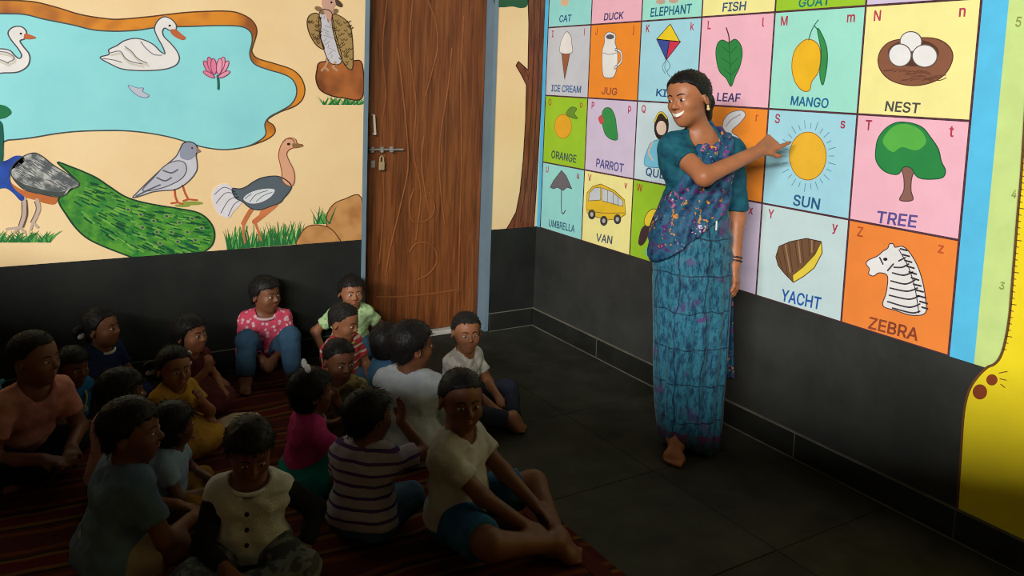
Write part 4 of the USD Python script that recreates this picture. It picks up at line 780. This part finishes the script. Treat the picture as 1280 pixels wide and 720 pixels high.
def braids(ribbon, up=False):
    def f(t, h, T, s, J):
        for x in (-1, 1):
            P = [h.frm(p) for p in ([(x * .34, -.22, -.02), (x * .43, -.26, -.12), (x * .44, -.24, -.30), (x * .40, -.20, -.46)] if not up else [(x * .30, -.30, .10), (x * .46, -.36, .12), (x * .50, -.36, -.02), (x * .44, -.30, -.10)])]
            P = crom(P, False, 6); r = h.H * (.075 + .018 * np.sin(np.linspace(0, 16, len(P)))); b = obj('braid', tube(P, r, 10), hair_m, t, smooth=True)
            c = P[-1]; obj('ribbon', cat(ball(c + h.R @ np.array([.05, .03, .03]) * h.H, np.array([.085, .035, .06]) * h.H, h.R), ball(c + h.R @ np.array([-.05, .03, .03]) * h.H, np.array([.085, .035, .06]) * h.H, h.R)), ribbon, b, smooth=True)
    return f
def both(*fs): return lambda *a: [f(*a) for f in fs]
white = cloth('white', (222, 222, 218)); jeans = cloth('jeans', (64, 96, 124)); black = cloth('black', (34, 34, 38)); navy = cloth('navy', (38, 52, 96))
def bow(t, h, T, s, J):
    c = h.frm((-.05, -.12, .545)); R_ = h.R; H = h.H
    q = [ball(c + R_ @ np.array([x * .15, 0, .02]) * H, np.array([.15, .06, .10]) * H, R_ @ roty(-x * .35)) for x in (-1, 1)] + [ball(c, np.array([.055, .06, .055]) * H, R_)] + [ball(c + R_ @ np.array([x * .13, .05, -.06]) * H, np.array([.10, .04, .045]) * H, R_ @ roty(x * .6)) for x in (-1, 1)]
    obj('hair_bow', cat(*q), white, t, smooth=True)
def buttons(t, h, T, s, J):
    for z in (.245, .195, .145): 
        c = T((.004, .098 if z < .2 else .098, z)); obj('button', ball(c, np.array([.007, .007, .007]) * s), black, t, smooth=True)
def lanyard(t, h, T, s, J):
    y_ = cloth('yellow_cord', (200, 180, 70))
    P = [T((.05, .05, .30)), T((.03, .095, .24)), T((0, .105, .19)), T((-.03, .095, .24)), T((-.05, .05, .30))]; obj('neck_cord', tube(crom(P, False, 6), .006 * s, 6), y_, t, smooth=True)
    obj('medal', ball(T((0, .108, .175)), np.array([.02, .006, .02]) * s, rotz(yaw_of(40))), cloth('medal', (180, 186, 190), rough=.4), t, smooth=True)
def clips(t, h, T, s, J):
    for q in [(-.30, .12, .36), (-.38, .02, .28)]: obj('hair_clip', ball(h.frm(q), np.array([.05, .05, .03]) * h.H), white, t, smooth=True)
def build_children():
    P = child
    P('boy in a pink collared shirt sitting at the far left edge of the class', 43, 448, 0.46, 28, 8, 'shirt', top_m=cloth('salmon', (206, 138, 124)), bottom_m=black, arms=('lap', 'lap'), hair='crop', hairmat=greyhair_m, skin=0, legs='tight', seed=1, extra=collar(cloth('teal_trim', (50, 104, 120))), lean=.11)
    P('child in a bright blue shirt with a yellow neck cord and medal', 91, 458, 0.300, 15, 28, 'shirt', top_m=cloth('bright_blue', (28, 108, 160)), bottom_m=black, skin=1, legs='tight', seed=2, extra=lanyard, pitch=6)
    P('girl with ribboned braids in a navy dress against the black dado', 127, 410, 0.37, 15, 5, 'dress', top_m=navy, hair='long', skin=0, legs='tight', seed=3, extra=both(braids(white, True), collar(white)), pitch=-6)
    P('dark haired child in a pale pink shirt behind the boy in blue grey', 152, 492, 0.368, -60, -35, 'shirt', top_m=cloth('pale_pink', (196, 150, 146)), bottom_m=black, hair='bob', skin=1, legs='tight', seed=4, arms=('lap', 'lap'))
    P('boy in a blue grey shirt seen from behind at the lower left', 165, 538, 0.44, -45, -8, 'shirt', top_m=cloth('blue_grey', (104, 128, 152)), bottom='shorts', bottom_m=cloth('beige', (176, 160, 138)), hair='boy', skin=0, legs='tight', seed=5, arms=('lap', 'lap'), lean=.05)
    P('child with bobbed hair in a pale blue top beyond the boy in blue grey', 216, 532, 0.315, -10, -50, 'shirt', top_m=cloth('pale_blue', (150, 178, 200)), bottom_m=cloth('mustard_dark', (150, 108, 40)), hair='bob', skin=1, legs='tight', seed=6, arms=('lap', 'lap'))
    P('girl with white hair clips in a mustard dress looking toward the camera', 218, 460, 0.34, 25, 42, 'dress', top_m=cloth('mustard', (196, 150, 56)), hair='long', skin=2, legs='tight', seed=7, extra=both(clips, braids(white, True)), arms=('lap', 'chin'))
    P('girl with a dark bob and her hand raised to her chest near the back wall', 238, 418, 0.35, 20, 20, 'dress', top_m=cloth('maroon', (96, 44, 46)), hair='bob', skin=2, legs='tight', seed=8, arms=('chin', 'lap'), pitch=-4)
    P('boy in a white sleeveless jacket over black sleeves looking down at the front', 312, 562, 0.40, 75, 62, 'shirt', top_m=white, sleeve='none', bottom_m=cloth('grey_print', (120, 124, 122), 'patch', (78, 82, 84)), hair='boy', skin=0, seed=9, pitch=20, arms=('lap', 'hang'), extra=both(buttons, black_sleeves, collar(white)))
    P('child in a pink floral shirt and jeans sitting with raised knees against the black dado', 332, 368, 0.40, 68, 30, 'shirt', top_m=cloth('pink_floral', (214, 78, 104), 'floral', (228, 190, 196)), sleeve='long', legs='up', bottom_m=jeans, hair='boy', skin=0, seed=10, arms=('between', 'between'), extra=collar(cloth('pink_collar', (226, 190, 196))))
    P('child in a pale green top nearest the door frame', 439, 365, 0.37, 70, 62, 'shirt', top_m=cloth('pale_green', (186, 214, 160), 'floral', (150, 186, 120)), bottom_m=jeans, hair='boy', skin=2, legs='tight', seed=11, arms=('hang', 'hang'))
    P('boy with dusty cropped hair in a red shirt beside the child in pale green', 430, 402, 0.360, 35, 22, 'shirt', top_m=cloth('red_white', (196, 66, 72), 'stripe', (226, 206, 200)), bottom_m=jeans, hair='crop', hairmat=greyhair_m, skin=2, legs='tight', seed=12, pitch=12, extra=collar(cloth('green_collar', (150, 170, 90))))
    P('boy in an olive shirt with his hands held together before his face', 424, 450, 0.355, 95, 50, 'shirt', top_m=cloth('olive', (170, 156, 92), 'patch', (120, 104, 70)), bottom_m=cloth('brown', (94, 70, 52)), hair='crop', skin=0, legs='tight', seed=13, pitch=8, arms=('chin', 'chin'))
    P('girl in a magenta dress with a white bow in her hair', 390, 490, 0.36, -25, -28, 'shirt', top_m=cloth('magenta', (196, 56, 124)), bottom='skirt', bottom_m=cloth('teal_skirt', (24, 140, 130)), hair='bob', skin=1, legs='tight', seed=14, arms=('clap', 'clap'), extra=both(bow, collar(cloth('grey_collar', (120, 116, 116)))))
    P('dark haired child in a blue shirt behind the boy in the white kurta', 484, 428, 0.35, -15, -60, 'shirt', top_m=cloth('denim_blue', (74, 122, 164)), bottom_m=jeans, hair='bob', skin=1, legs='tight', seed=15)
    P('boy in a long white kurta seen from behind', 515, 432, 0.455, -75, -30, 'kurta', top_m=cloth('kurta_white', (198, 206, 212)), sleeve='long', bottom_m=cloth('grey_trousers', (150, 154, 156)), hair='boy', skin=0, legs='tight', seed=16, arms=('lap', 'lap'))
    P('boy in a white printed T-shirt facing the camera near the door', 583, 415, 0.38, 32, 72, 'shirt', top_m=cloth('tee_print', (226, 222, 212), 'patch', (196, 192, 186), .5), bottom_m=cloth('dark_trousers', (50, 54, 72)), legs='open', hair='crop', hairmat=greyhair_m, skin=2, seed=17, arms=('ankles', 'lap'), extra=tee_mark)
    P('boy in a white vest and blue shorts with bare crossed legs', 577, 500, 0.46, 20, 68, 'shirt', top_m=cloth('vest_white', (196, 192, 184)), bottom='shorts', bottom_m=cloth('blue_shorts', (50, 104, 150)), legs='open', hair='crop', skin=0, seed=18, arms=('ankles', 'ankles'), lean=-.015)
    P('boy in a purple striped shirt raising his hands in front of him', 461, 520, 0.40, -75, -40, 'shirt', top_m=cloth('purple_stripe', (176, 168, 180), 'stripe', (84, 62, 120)), bottom_m=jeans, hair='boy', skin=0, legs='tight', seed=19, arms=('high', 'lap'))
def black_sleeves(t, h, T, s, J):
    for x in (1, -1):
        Sh, E_, W = J['arm', x]; q = Shape(.012).cap(Sh, E_, .039 * s, .034 * s).cap(E_, E_ * .35 + W * .65, .033 * s, .029 * s); lo, hi = q.bounds(.02)
        obj('sleeve', nets(q, lo, hi, .006), black, t, 'black sleeve', smooth=True)
def tee_mark(t, h, T, s, J):
    obj('shirt_print', cat(ball(T((.035, .088, .205)), np.array([.010, .012, .014]) * s)), black, t, 'small dark chest print', smooth=True)
# ---------------------------------------------------------------- rug
def rug():
    nodes = {'g': ('geometry', {}), 'mp': ('mapping', {'scale': (1, 1, 1), 'rotation': (0, 0, .04)}), 'w': ('wave_texture', {'bands_direction': 'y', 'scale': 1.15, 'distortion': 1.0, 'detail': 2.0, 'detail_scale': 3.0}),
             'r': ('rgb_ramp', {'interpolate': False, 'ramp': [(0, tuple(srgb((74, 30, 25)))), (.22, tuple(srgb((104, 54, 28)))), (.45, tuple(srgb((80, 34, 27)))), (.62, tuple(srgb((46, 30, 27)))), (.75, tuple(srgb((112, 76, 34)))), (.9, tuple(srgb((92, 30, 30))))]}),
             'v': ('voronoi_texture', {'scale': 9.0, 'metric': 'manhattan'}), 'r2': ('rgb_ramp', {'interpolate': False, 'ramp': [(0, (1.5, 1.1, .6)), (.18, (.55, .5, .5)), (.30, (1, 1, 1)), (1, (1, 1, 1))]}), 'mx': ('mix_color', {'blend_type': 'multiply', 'fac': 1.0}),
             'n2': ('noise_texture', {'scale': 240.0}), 'b': ('bump', {'strength': .4, 'distance': .004}), 'p': ('principled_bsdf', {'roughness': .95, 'specular_ior_level': .1})}
    links = [('g.position', 'mp.vector'), ('mp.vector', 'w.vector'), ('w.fac', 'r.fac'), ('mp.vector', 'v.vector'), ('v.distance', 'r2.fac'), ('r.color', 'mx.a'), ('r2.color', 'mx.b'), ('mx.result', 'p.base_color'), ('g.position', 'n2.vector'), ('n2.fac', 'b.height'), ('b.normal', 'p.normal')]
    m_ = usdkit.material(stage, '/World/Looks/rug_weave', nodes, links, surface='p.BSDF')
    t = thing('rug', 'red and orange patterned cotton rug spread under the seated children', 'rug')
    obj('woven_field', box(-3.2, RUG_X, -3.0, -.14, .0, .008, .003), m_, t)
    obj('rug_border', cat(box(RUG_X - .09, RUG_X - .03, -3.0, -.14, .006, .0095, .001), box(-3.2, RUG_X, -.23, -.17, .006, .0095, .001)), cloth('rug_edge', (84, 30, 28)), t)
rug()
# cream cloth lying on the rug
def cream_cloth():
    a, b = hit(268, 533, 2, .01), hit(324, 519, 2, .01); n = 26; V = []
    d = b - a; u = np.array([-d[1], d[0], 0]) / np.linalg.norm(d)
    g = np.stack(np.meshgrid(np.linspace(0, 1, n), np.linspace(-.5, .5, 12), indexing='ij'), -1).reshape(-1, 2)
    P = a + g[:, :1] * d + g[:, 1:] * u * (.075 + .03 * np.sin(g[:, :1] * 5)); P[:, 2] = .012 + .028 * np.sin(np.pi * g[:, 0]) * (1 - (2 * g[:, 1]) ** 2) + meshkit.noise(P * 40, 5) * .008
    F = [[i * 12 + j, (i + 1) * 12 + j, (i + 1) * 12 + j + 1, i * 12 + j + 1] for i in range(n - 1) for j in range(11)]
    Q = P.copy(); Q[:, 2] = .0095; N = len(P); F += [[q + N for q in f[::-1]] for f in F[:]]
    e_ = [i * 12 for i in range(n)] + [(n - 1) * 12 + j for j in range(1, 12)] + [i * 12 + 11 for i in range(n - 2, -1, -1)] + list(range(10, 0, -1))
    F += [[e_[k], e_[(k + 1) % len(e_)], e_[(k + 1) % len(e_)] + N, e_[k] + N] for k in range(len(e_))]
    obj('folded_cloth', (np.vstack([P, Q]), np.array(F)), cloth('cream', (206, 190, 164)), None, 'crumpled cream cloth lying on the rug amid the children', smooth=40, cat='cloth')
cream_cloth()
build_children()
# ---------------------------------------------------------------- the teacher
def sari_cloth():
    nodes = {'u': ('uvmap', {'attribute': 'st'}), 'k': ('brick_texture', {'offset': .0, 'scale': 1.0, 'brick_width': .115, 'row_height': .150, 'mortar_size': .004, 'mortar_smooth': .8, 'color1': (1, 1, 1), 'color2': (1, 1, 1), 'mortar': (.25, .2, .32)}),
             'g': ('geometry', {}), 'n': ('noise_texture', {'scale': 48.0, 'detail': 5.0, 'roughness': .75}), 'r': ('rgb_ramp', {'ramp': [(.36, tuple(srgb((16, 44, 74)))), (.46, tuple(srgb((20, 78, 104)))), (.56, tuple(srgb((44, 116, 134)))), (.66, tuple(srgb((28, 72, 108))))]}),
             'n3': ('noise_texture', {'scale': 11.0, 'detail': 3.0}), 'r3': ('rgb_ramp', {'ramp': [(.0, (0, 0, 0)), (.60, (0, 0, 0)), (.72, (1, 1, 1)), (1, (1, 1, 1))]}), 'mp': ('mix_color', {'fac': .5, 'b': tuple(srgb((84, 44, 104)))}),
             'mx': ('mix_color', {'blend_type': 'multiply', 'fac': 1.0}), 'n2': ('noise_texture', {'scale': 160.0}), 'b': ('bump', {'strength': .2, 'distance': .004}), 'p': ('principled_bsdf', {'roughness': .62, 'specular_ior_level': .3, 'sheen_weight': .15})}
    nodes['ms'] = ('mapping', {'scale': (1.3, 1.3, .45)}); nodes['dn'] = ('noise_texture', {'scale': 9.0, 'detail': 2.0}); nodes['dm'] = ('mix_color', {'blend_type': 'linear_light', 'fac': .022})
    links = [('u.UV', 'dm.a'), ('g.position', 'dn.vector'), ('dn.color', 'dm.b'), ('dm.result', 'k.vector'), ('g.position', 'ms.vector'), ('ms.vector', 'n.vector'), ('g.position', 'n3.vector'), ('n.fac', 'r.fac'), ('n3.fac', 'r3.fac'), ('r3.color', 'mp.fac'), ('r.color', 'mp.a'), ('mp.result', 'mx.a'), ('k.color', 'mx.b'), ('mx.result', 'p.base_color'), ('g.position', 'n2.vector'), ('n2.fac', 'b.height'), ('b.normal', 'p.normal')]
    return usdkit.material(stage, '/World/Looks/sari_cloth', nodes, links, surface='p.BSDF')
def pallu_cloth():
    nodes = {'g': ('geometry', {}), 'v': ('voronoi_texture', {'scale': 21.0}), 'wn': ('noise_texture', {'scale': 30.0, 'detail': 2.0}), 'wm': ('mix_color', {'blend_type': 'linear_light', 'fac': .085}), 'r': ('rgb_ramp', {'ramp': [(0, (1, 1, 1)), (.26, (1, 1, 1)), (.33, (0, 0, 0)), (1, (0, 0, 0))]}), 'n': ('noise_texture', {'scale': 22.0, 'detail': 4.0}),
             'rb': ('rgb_ramp', {'ramp': [(.36, tuple(srgb((24, 30, 66)))), (.46, tuple(srgb((26, 74, 106)))), (.56, tuple(srgb((30, 90, 116)))), (.64, tuple(srgb((72, 40, 98))))]}),
             'sc': ('separate_color', {}), 'rm': ('rgb_ramp', {'interpolate': False, 'ramp': [(0, tuple(srgb((206, 132, 44)))), (.28, tuple(srgb((34, 84, 120)))), (.42, tuple(srgb((176, 96, 132)))), (.55, tuple(srgb((40, 66, 104)))), (.72, tuple(srgb((120, 50, 116)))), (.86, tuple(srgb((196, 178, 190))))]}),
             'mx': ('mix_color', {}), 'p': ('principled_bsdf', {'roughness': .65, 'specular_ior_level': .3})}
    links = [('g.position', 'wn.vector'), ('g.position', 'wm.a'), ('wn.color', 'wm.b'), ('wm.result', 'v.vector'), ('v.distance', 'r.fac'), ('g.position', 'n.vector'), ('n.fac', 'rb.fac'), ('v.color', 'sc.color'), ('sc.r', 'rm.fac'), ('r.color', 'mx.fac'), ('rb.color', 'mx.a'), ('rm.color', 'mx.b'), ('mx.result', 'p.base_color')]
    return usdkit.material(stage, '/World/Looks/pallu_cloth', nodes, links, surface='p.BSDF')
def teacher():
    t = thing('person', 'woman in a teal sari standing by the alphabet chart and pointing at the sun card', 'person')
    root = np.array([-.315, -1.72, 0]); n2 = np.array([FW[0], FW[1], 0]); n2 /= np.linalg.norm(n2); r2 = np.array([RT[0], RT[1], 0]); r2 /= np.linalg.norm(r2)
    def P(px, py, dd=0.0):
        d = ray(px, py); return CAM + d * (((root - CAM) @ n2 + dd) / (d @ n2))
    skin_w = mat('skin_woman', (172, 110, 74), rough=.45, var=.10, scale=14, spec=.35, rgb2=(156, 98, 64)); lipw = mat('lip_woman', (150, 72, 66), rough=.35, var=.1)
    hR = rotz(yaw_of(138)) @ roty(math.radians(8)) @ rotx(-math.radians(5))
    h = Head(P(860, 124, -.02), hR, .218, False, 1.0)
    neck = P(877, 172, .01); shR, shL = P(842, 184, -.03), P(913, 190, .02)
    def torso(g):
        q = Shape(.04)
        q.cap(P(852, 205, -.015), P(893, 208, .005), .078 + g).cap(P(858, 222, -.045), P(862, 222, -.05), .062 + g).cap(P(884, 224, -.03), P(888, 224, -.03), .062 + g)
        q.cap(P(856, 250, -.005), P(884, 252, .005), .078 + g).cap(P(850, 300, 0), P(882, 300, .01), .095 + g)
        q.cap(neck, shR, .042 + g, .044 + g).cap(neck, shL, .042 + g, .044 + g).cap(shR, P(852, 205, -.01), .045 + g, .05 + g).cap(shL, P(896, 210, .01), .045 + g, .05 + g)
        return q
    elR, wrR = P(880, 221, -.19), P(952, 187, -.075); elL, wrL = P(921, 270, .03), P(918, 330, -.03)
    b = torso(0); b.cap(neck + [0, 0, -.01], h.frm((0, -.12, -.28)), .048, .044, k=.03)
    b.chain([shR, elR, wrR], [.043, .035, .024], k=.02).chain([shL, elL, wrL], [.042, .034, .024], k=.02)
    tip = P(986, 165, .015); dR = tip - wrR; hand(b, wrR, dR, n2 * -1 + np.array([0, 0, .5]), 1, np.linalg.norm(dR) * 1.0, point=True, r=.0085)
    hand(b, wrL, P(922, 362, -.05) - wrL, r2 * .8 - n2 * .5, -1, .155, .45, r=.0080)
    for hp, kn, an, fd in ((P(850, 310), P(850, 430, -.02), P(848, 545, -.04), P(838, 575, -.2)), (P(884, 310, .02), P(884, 430, .02), P(884, 540, .09), P(872, 580, -.1))):
        b.chain([hp, kn, an], [.085, .055, .036], k=.03); v = fd - an; v[2] = 0; an = an.copy(); an[2] = .062; foot(b, an, v, .20, .036)
    b.add(h.field, .03)
    lo, hi = b.bounds(.03); l2, h2 = h.bounds(); lo, hi = np.minimum(lo, l2), np.maximum(hi, h2)
    obj('body', nets(lambda X: smax(b(X), .001 - X[:, 2], .004), lo, hi, .005), skin_w, t, smooth=True)
    a_, b_ = h.bounds(); hm = nets(hair_shape(h, 'long', 77), a_, b_, .0048); hp = obj('hair', hm, hair_m, t, smooth=True); strands(hp, hm, h, 1500, .016, 77, hair_m, .03, True, .10)
    bun = Shape(.02).ell(h.frm((0, -.50, -.08)), np.array([.19, .15, .19]) * h.H, hR).cap(h.frm((.0, -.52, -.15)), h.frm((.02, -.46, -.62)), .03, .022)
    obj('hair_tail', nets(lambda X: bun(X) + (meshkit.noise(X * [90, 90, 40], 3) - .5) * .006, *bun.bounds(.02), .0048), hair_m, t, smooth=True)
    face_parts(t, h, lipw, 1.0, teeth=True)
    for x in (-1, 1): obj('earring', cat(ball(h.frm((x * .392, -.02, -.17)), np.array([.022, .022, .03]) * h.H), ball(h.frm((x * .392, -.02, -.215)), np.array([.03, .03, .03]) * h.H)), mat('earring_gold', (220, 196, 130), rough=.25, var=.1, spec=.8), t, smooth=True)
    wr = lambda X, a: (meshkit.noise(X * 22, 5) - .5) * a + (meshkit.noise(X * 55, 6) - .5) * a * .4
    blouse_m = mat('blouse_teal', (24, 92, 104), rough=.7, var=.25, scale=26, bump=.2, bscale=180, rgb2=(18, 66, 88), spec=.2)
    g = torso(.010)
    for Sh, E_, fr in ((shR, elR, .50), (shL, elL, .92)):
        L_ = np.linalg.norm(E_ - Sh); v = (E_ - Sh) / L_; q = Shape(.01).cap(Sh, E_ + v * .05, .054, .047)
        g.add(lambda X, q=q, Sh=Sh, v=v, L_=L_ * fr: smax(q(X), (X - Sh) @ v - L_, .004), .015)
    nc = neck + n2 * -.055 + np.array([0, 0, .012])
    lo, hi = g.bounds(.06)
    obj('blouse', nets(lambda X: smax(smax(g(X) + wr(X, .008), .062 - np.linalg.norm(X - nc, axis=1), .006), P(866, 262)[2] - X[:, 2], .006), lo, hi, .006), blouse_m, t, smooth=True)
    # draped end of the sari across the chest and over her left shoulder
    pm = pallu_cloth(); g2 = torso(.024); g2.cap(P(856, 284), P(874, 284), .128).cap(P(854, 320), P(876, 320), .138)
    A, Bq = P(874, 166, 0), P(829, 246, 0); dn = np.cross(Bq - A, n2); dn /= np.linalg.norm(dn); dn = dn if dn @ r2 > 0 else -dn
    lowp = P(820, 322, 0); ln_ = np.cross(P(908, 256, 0) - lowp, n2); ln_ /= np.linalg.norm(ln_); ln_ = ln_ if ln_[2] > 0 else -ln_
    nc2 = neck + n2 * -.03 + np.array([0, 0, .02])
    def pf(X):
        fold = .005 * np.sin(((X - A) @ dn) * 130 + meshkit.noise(X * 8, 9) * 4)
        d = smax(g2(X) + wr(X, .008) + fold, -((X - A) @ dn), .006); d = smax(d, (X - P(911, 220)) @ r2, .01)
        d = smax(d, .066 - np.linalg.norm(X - nc2, axis=1), .006); return smax(d, -((X - lowp) @ ln_), .006)
    lo, hi = g2.bounds(.04); obj('pallu', nets(pf, lo, hi, .0055), pm, t, 'patterned sari end draped over the chest', smooth=True)
    # wrapped skirt with pleats
    lev = np.array([(244, 834, 906), (256, 829, 910), (270, 825, 912), (290, 820, 914), (315, 817, 915), (345, 816, 915), (380, 817, 913), (415, 818, 911), (455, 818, 909), (495, 819, 906), (525, 821, 904), (545, 824, 901), (559, 829, 897)], float)
    ys = np.linspace(lev[0, 0], lev[-1, 0], 74); n = 200; th = np.arange(n) / n * 2 * np.pi; V, UVs = [], []
    for y in ys:
        xl, xr = np.interp(y, lev[:, 0], lev[:, 1]), np.interp(y, lev[:, 0], lev[:, 2]); L_, R_ = P(xl, y), P(xr, y); a = np.linalg.norm(R_ - L_) / 2; c = (L_ + R_) / 2
        z = c[2]; dep = a * np.interp(y, [244, 300, 480, 560], [.74, .78, .74, .82]); front = np.clip(-np.sin(th), 0, 1); dn_ = np.clip((y - 262) / 180, 0, 1)
        fold = .019 * dn_ * front * np.abs(np.sin(th * 7.5 + .8 * np.sin(y * .012 + 1))) + .006 * dn_ * np.sin(th * 5 + y * .012) - .009 * dn_ * front
        sag = .004 * np.sin(y * .30 + 2.2 * np.cos(th) - 1.0) * np.clip(1 - abs(y - 300) / 80, 0, 1)
        rr = 1 + (fold + sag) / a
        q = c + r2 * (a * rr * np.cos(th))[:, None] + n2 * (dep * rr * np.sin(th))[:, None]
        lift = np.clip((y - 500) / 59, 0, 1) ** 2; q[:, 2] = np.maximum(z + lift * (.045 * np.clip(np.cos(th - 4.05), 0, 1) ** 2 - .004), .006)
        V.append(q); UVs.append(np.stack([th * .155 + y * .00012, np.full(n, z)], 1))
    V = np.vstack(V); UVs = np.vstack(UVs); F = []
    m_ = len(ys)
    for i in range(m_ - 1):
        for j in range(n): F.append([i * n + j, i * n + (j + 1) % n, (i + 1) * n + (j + 1) % n, (i + 1) * n + j])
    top_c = len(V); V = np.vstack([V, V[:n].mean(0), V[-n:].mean(0) + [0, 0, .02]]); UVs = np.vstack([UVs, UVs[0], UVs[-1]])
    F += [[top_c, (j + 1) % n, j, j] for j in range(n)] + [[top_c + 1, (m_ - 1) * n + j, (m_ - 1) * n + (j + 1) % n, (m_ - 1) * n + (j + 1) % n] for j in range(n)]
    tri = np.array([x for f in F for x in ([f[0], f[2], f[1]], [f[0], f[3], f[2]]) if len(set(x)) == 3])
    obj('sari', trimesh.Trimesh(V, tri, process=False), sari_cloth(), t, 'teal sari skirt with dark checked lines', smooth=True, uv=UVs)
    # hem border: a printed band round the lower edge
    hb = []; 
    for k in (-6, -1): hb.append(V[(m_ + k) * n:(m_ + k + 1) * n] if k != -1 else V[(m_ - 1) * n:m_ * n])
    cs = V[:m_ * n].reshape(m_, n, 3); rows_ = cs[m_ - 7:m_]; ctr = rows_.mean(1, keepdims=True); o = rows_ - ctr; o[:, :, 2] = 0; o /= np.linalg.norm(o, axis=2, keepdims=True); ro = rows_ + o * .0035
    Vb = ro.reshape(-1, 3); Fb = [[i * n + j, (i + 1) * n + (j + 1) % n, i * n + (j + 1) % n] for i in range(6) for j in range(n)] + [[i * n + j, (i + 1) * n + j, (i + 1) * n + (j + 1) % n] for i in range(6) for j in range(n)]
    Vi = (rows_ + o * .001).reshape(-1, 3); N = len(Vb); Fb += [[a + N, c + N, b + N] for a, b, c in Fb[:]]
    obj('sari_border', trimesh.Trimesh(np.vstack([Vb, Vi]), np.array(Fb), process=False), mat('border_cloth', (84, 50, 84), rough=.7, var=.3, scale=14, rgb2=(40, 88, 100), lo=.45, hi=.55), t, 'printed border at the sari hem', smooth=True)
    # free end hanging behind her left side
    k = 40; Vs, Fs = [], []
    for i, y in enumerate(np.linspace(215, 474, k)):
        for j in range(13):
            u = j / 12; px = np.interp(y, [215, 270, 330, 400, 474], [893, 893, 895, 894, 895]) + u * np.interp(y, [215, 270, 330, 474], [14, 20, 22, 23]); Vs.append(P(px, y + 3 * math.sin(u * 6), .115 - .02 * u + .012 * math.sin(u * 14 + y * .01)))
    Vs = np.array(Vs); Q = Vs + n2 * .004; N = len(Vs)
    for i in range(k - 1):
        for j in range(12): a = i * 13 + j; Fs += [[a, a + 1, a + 14, a + 13], [a + N, a + 13 + N, a + 14 + N, a + 1 + N]]
    e_ = [i * 13 for i in range(k)] + [(k - 1) * 13 + j for j in range(1, 13)] + [i * 13 + 12 for i in range(k - 2, -1, -1)] + list(range(11, 0, -1))
    for i in range(len(e_)): a, b2 = e_[i], e_[(i + 1) % len(e_)]; Fs.append([a, b2, b2 + N, a + N])
    obj('sari_end', (np.vstack([Vs, Q]), np.array(Fs)), pm, t, 'loose end of the sari hanging at her left side', smooth=50)
    for w0, el_, nm in ((wrL, elL, 'bangle'),):
        v = (wrL - elL) / np.linalg.norm(wrL - elL); a = np.cross(v, [1, 0, 0]); a /= np.linalg.norm(a); bb = np.cross(v, a)
        for o_ in (-.012, -.026): obj('bangle', tube(np.array([wrL + v * o_ + .029 * (math.cos(q) * a + math.sin(q) * bb) for q in np.linspace(0, 2 * math.pi, 25)]), .0035, 6), mat('bangle_dark', (54, 40, 44), rough=.3, var=.2, spec=.6), t, smooth=True)
    c = P(895.5, 282, -.145); obj('safety_pin', tube([c + [0, 0, .018], c - [0, 0, .018]], .0035, 6), mat('pin_white', (226, 222, 218), rough=.4, var=.05), t)
teacher()
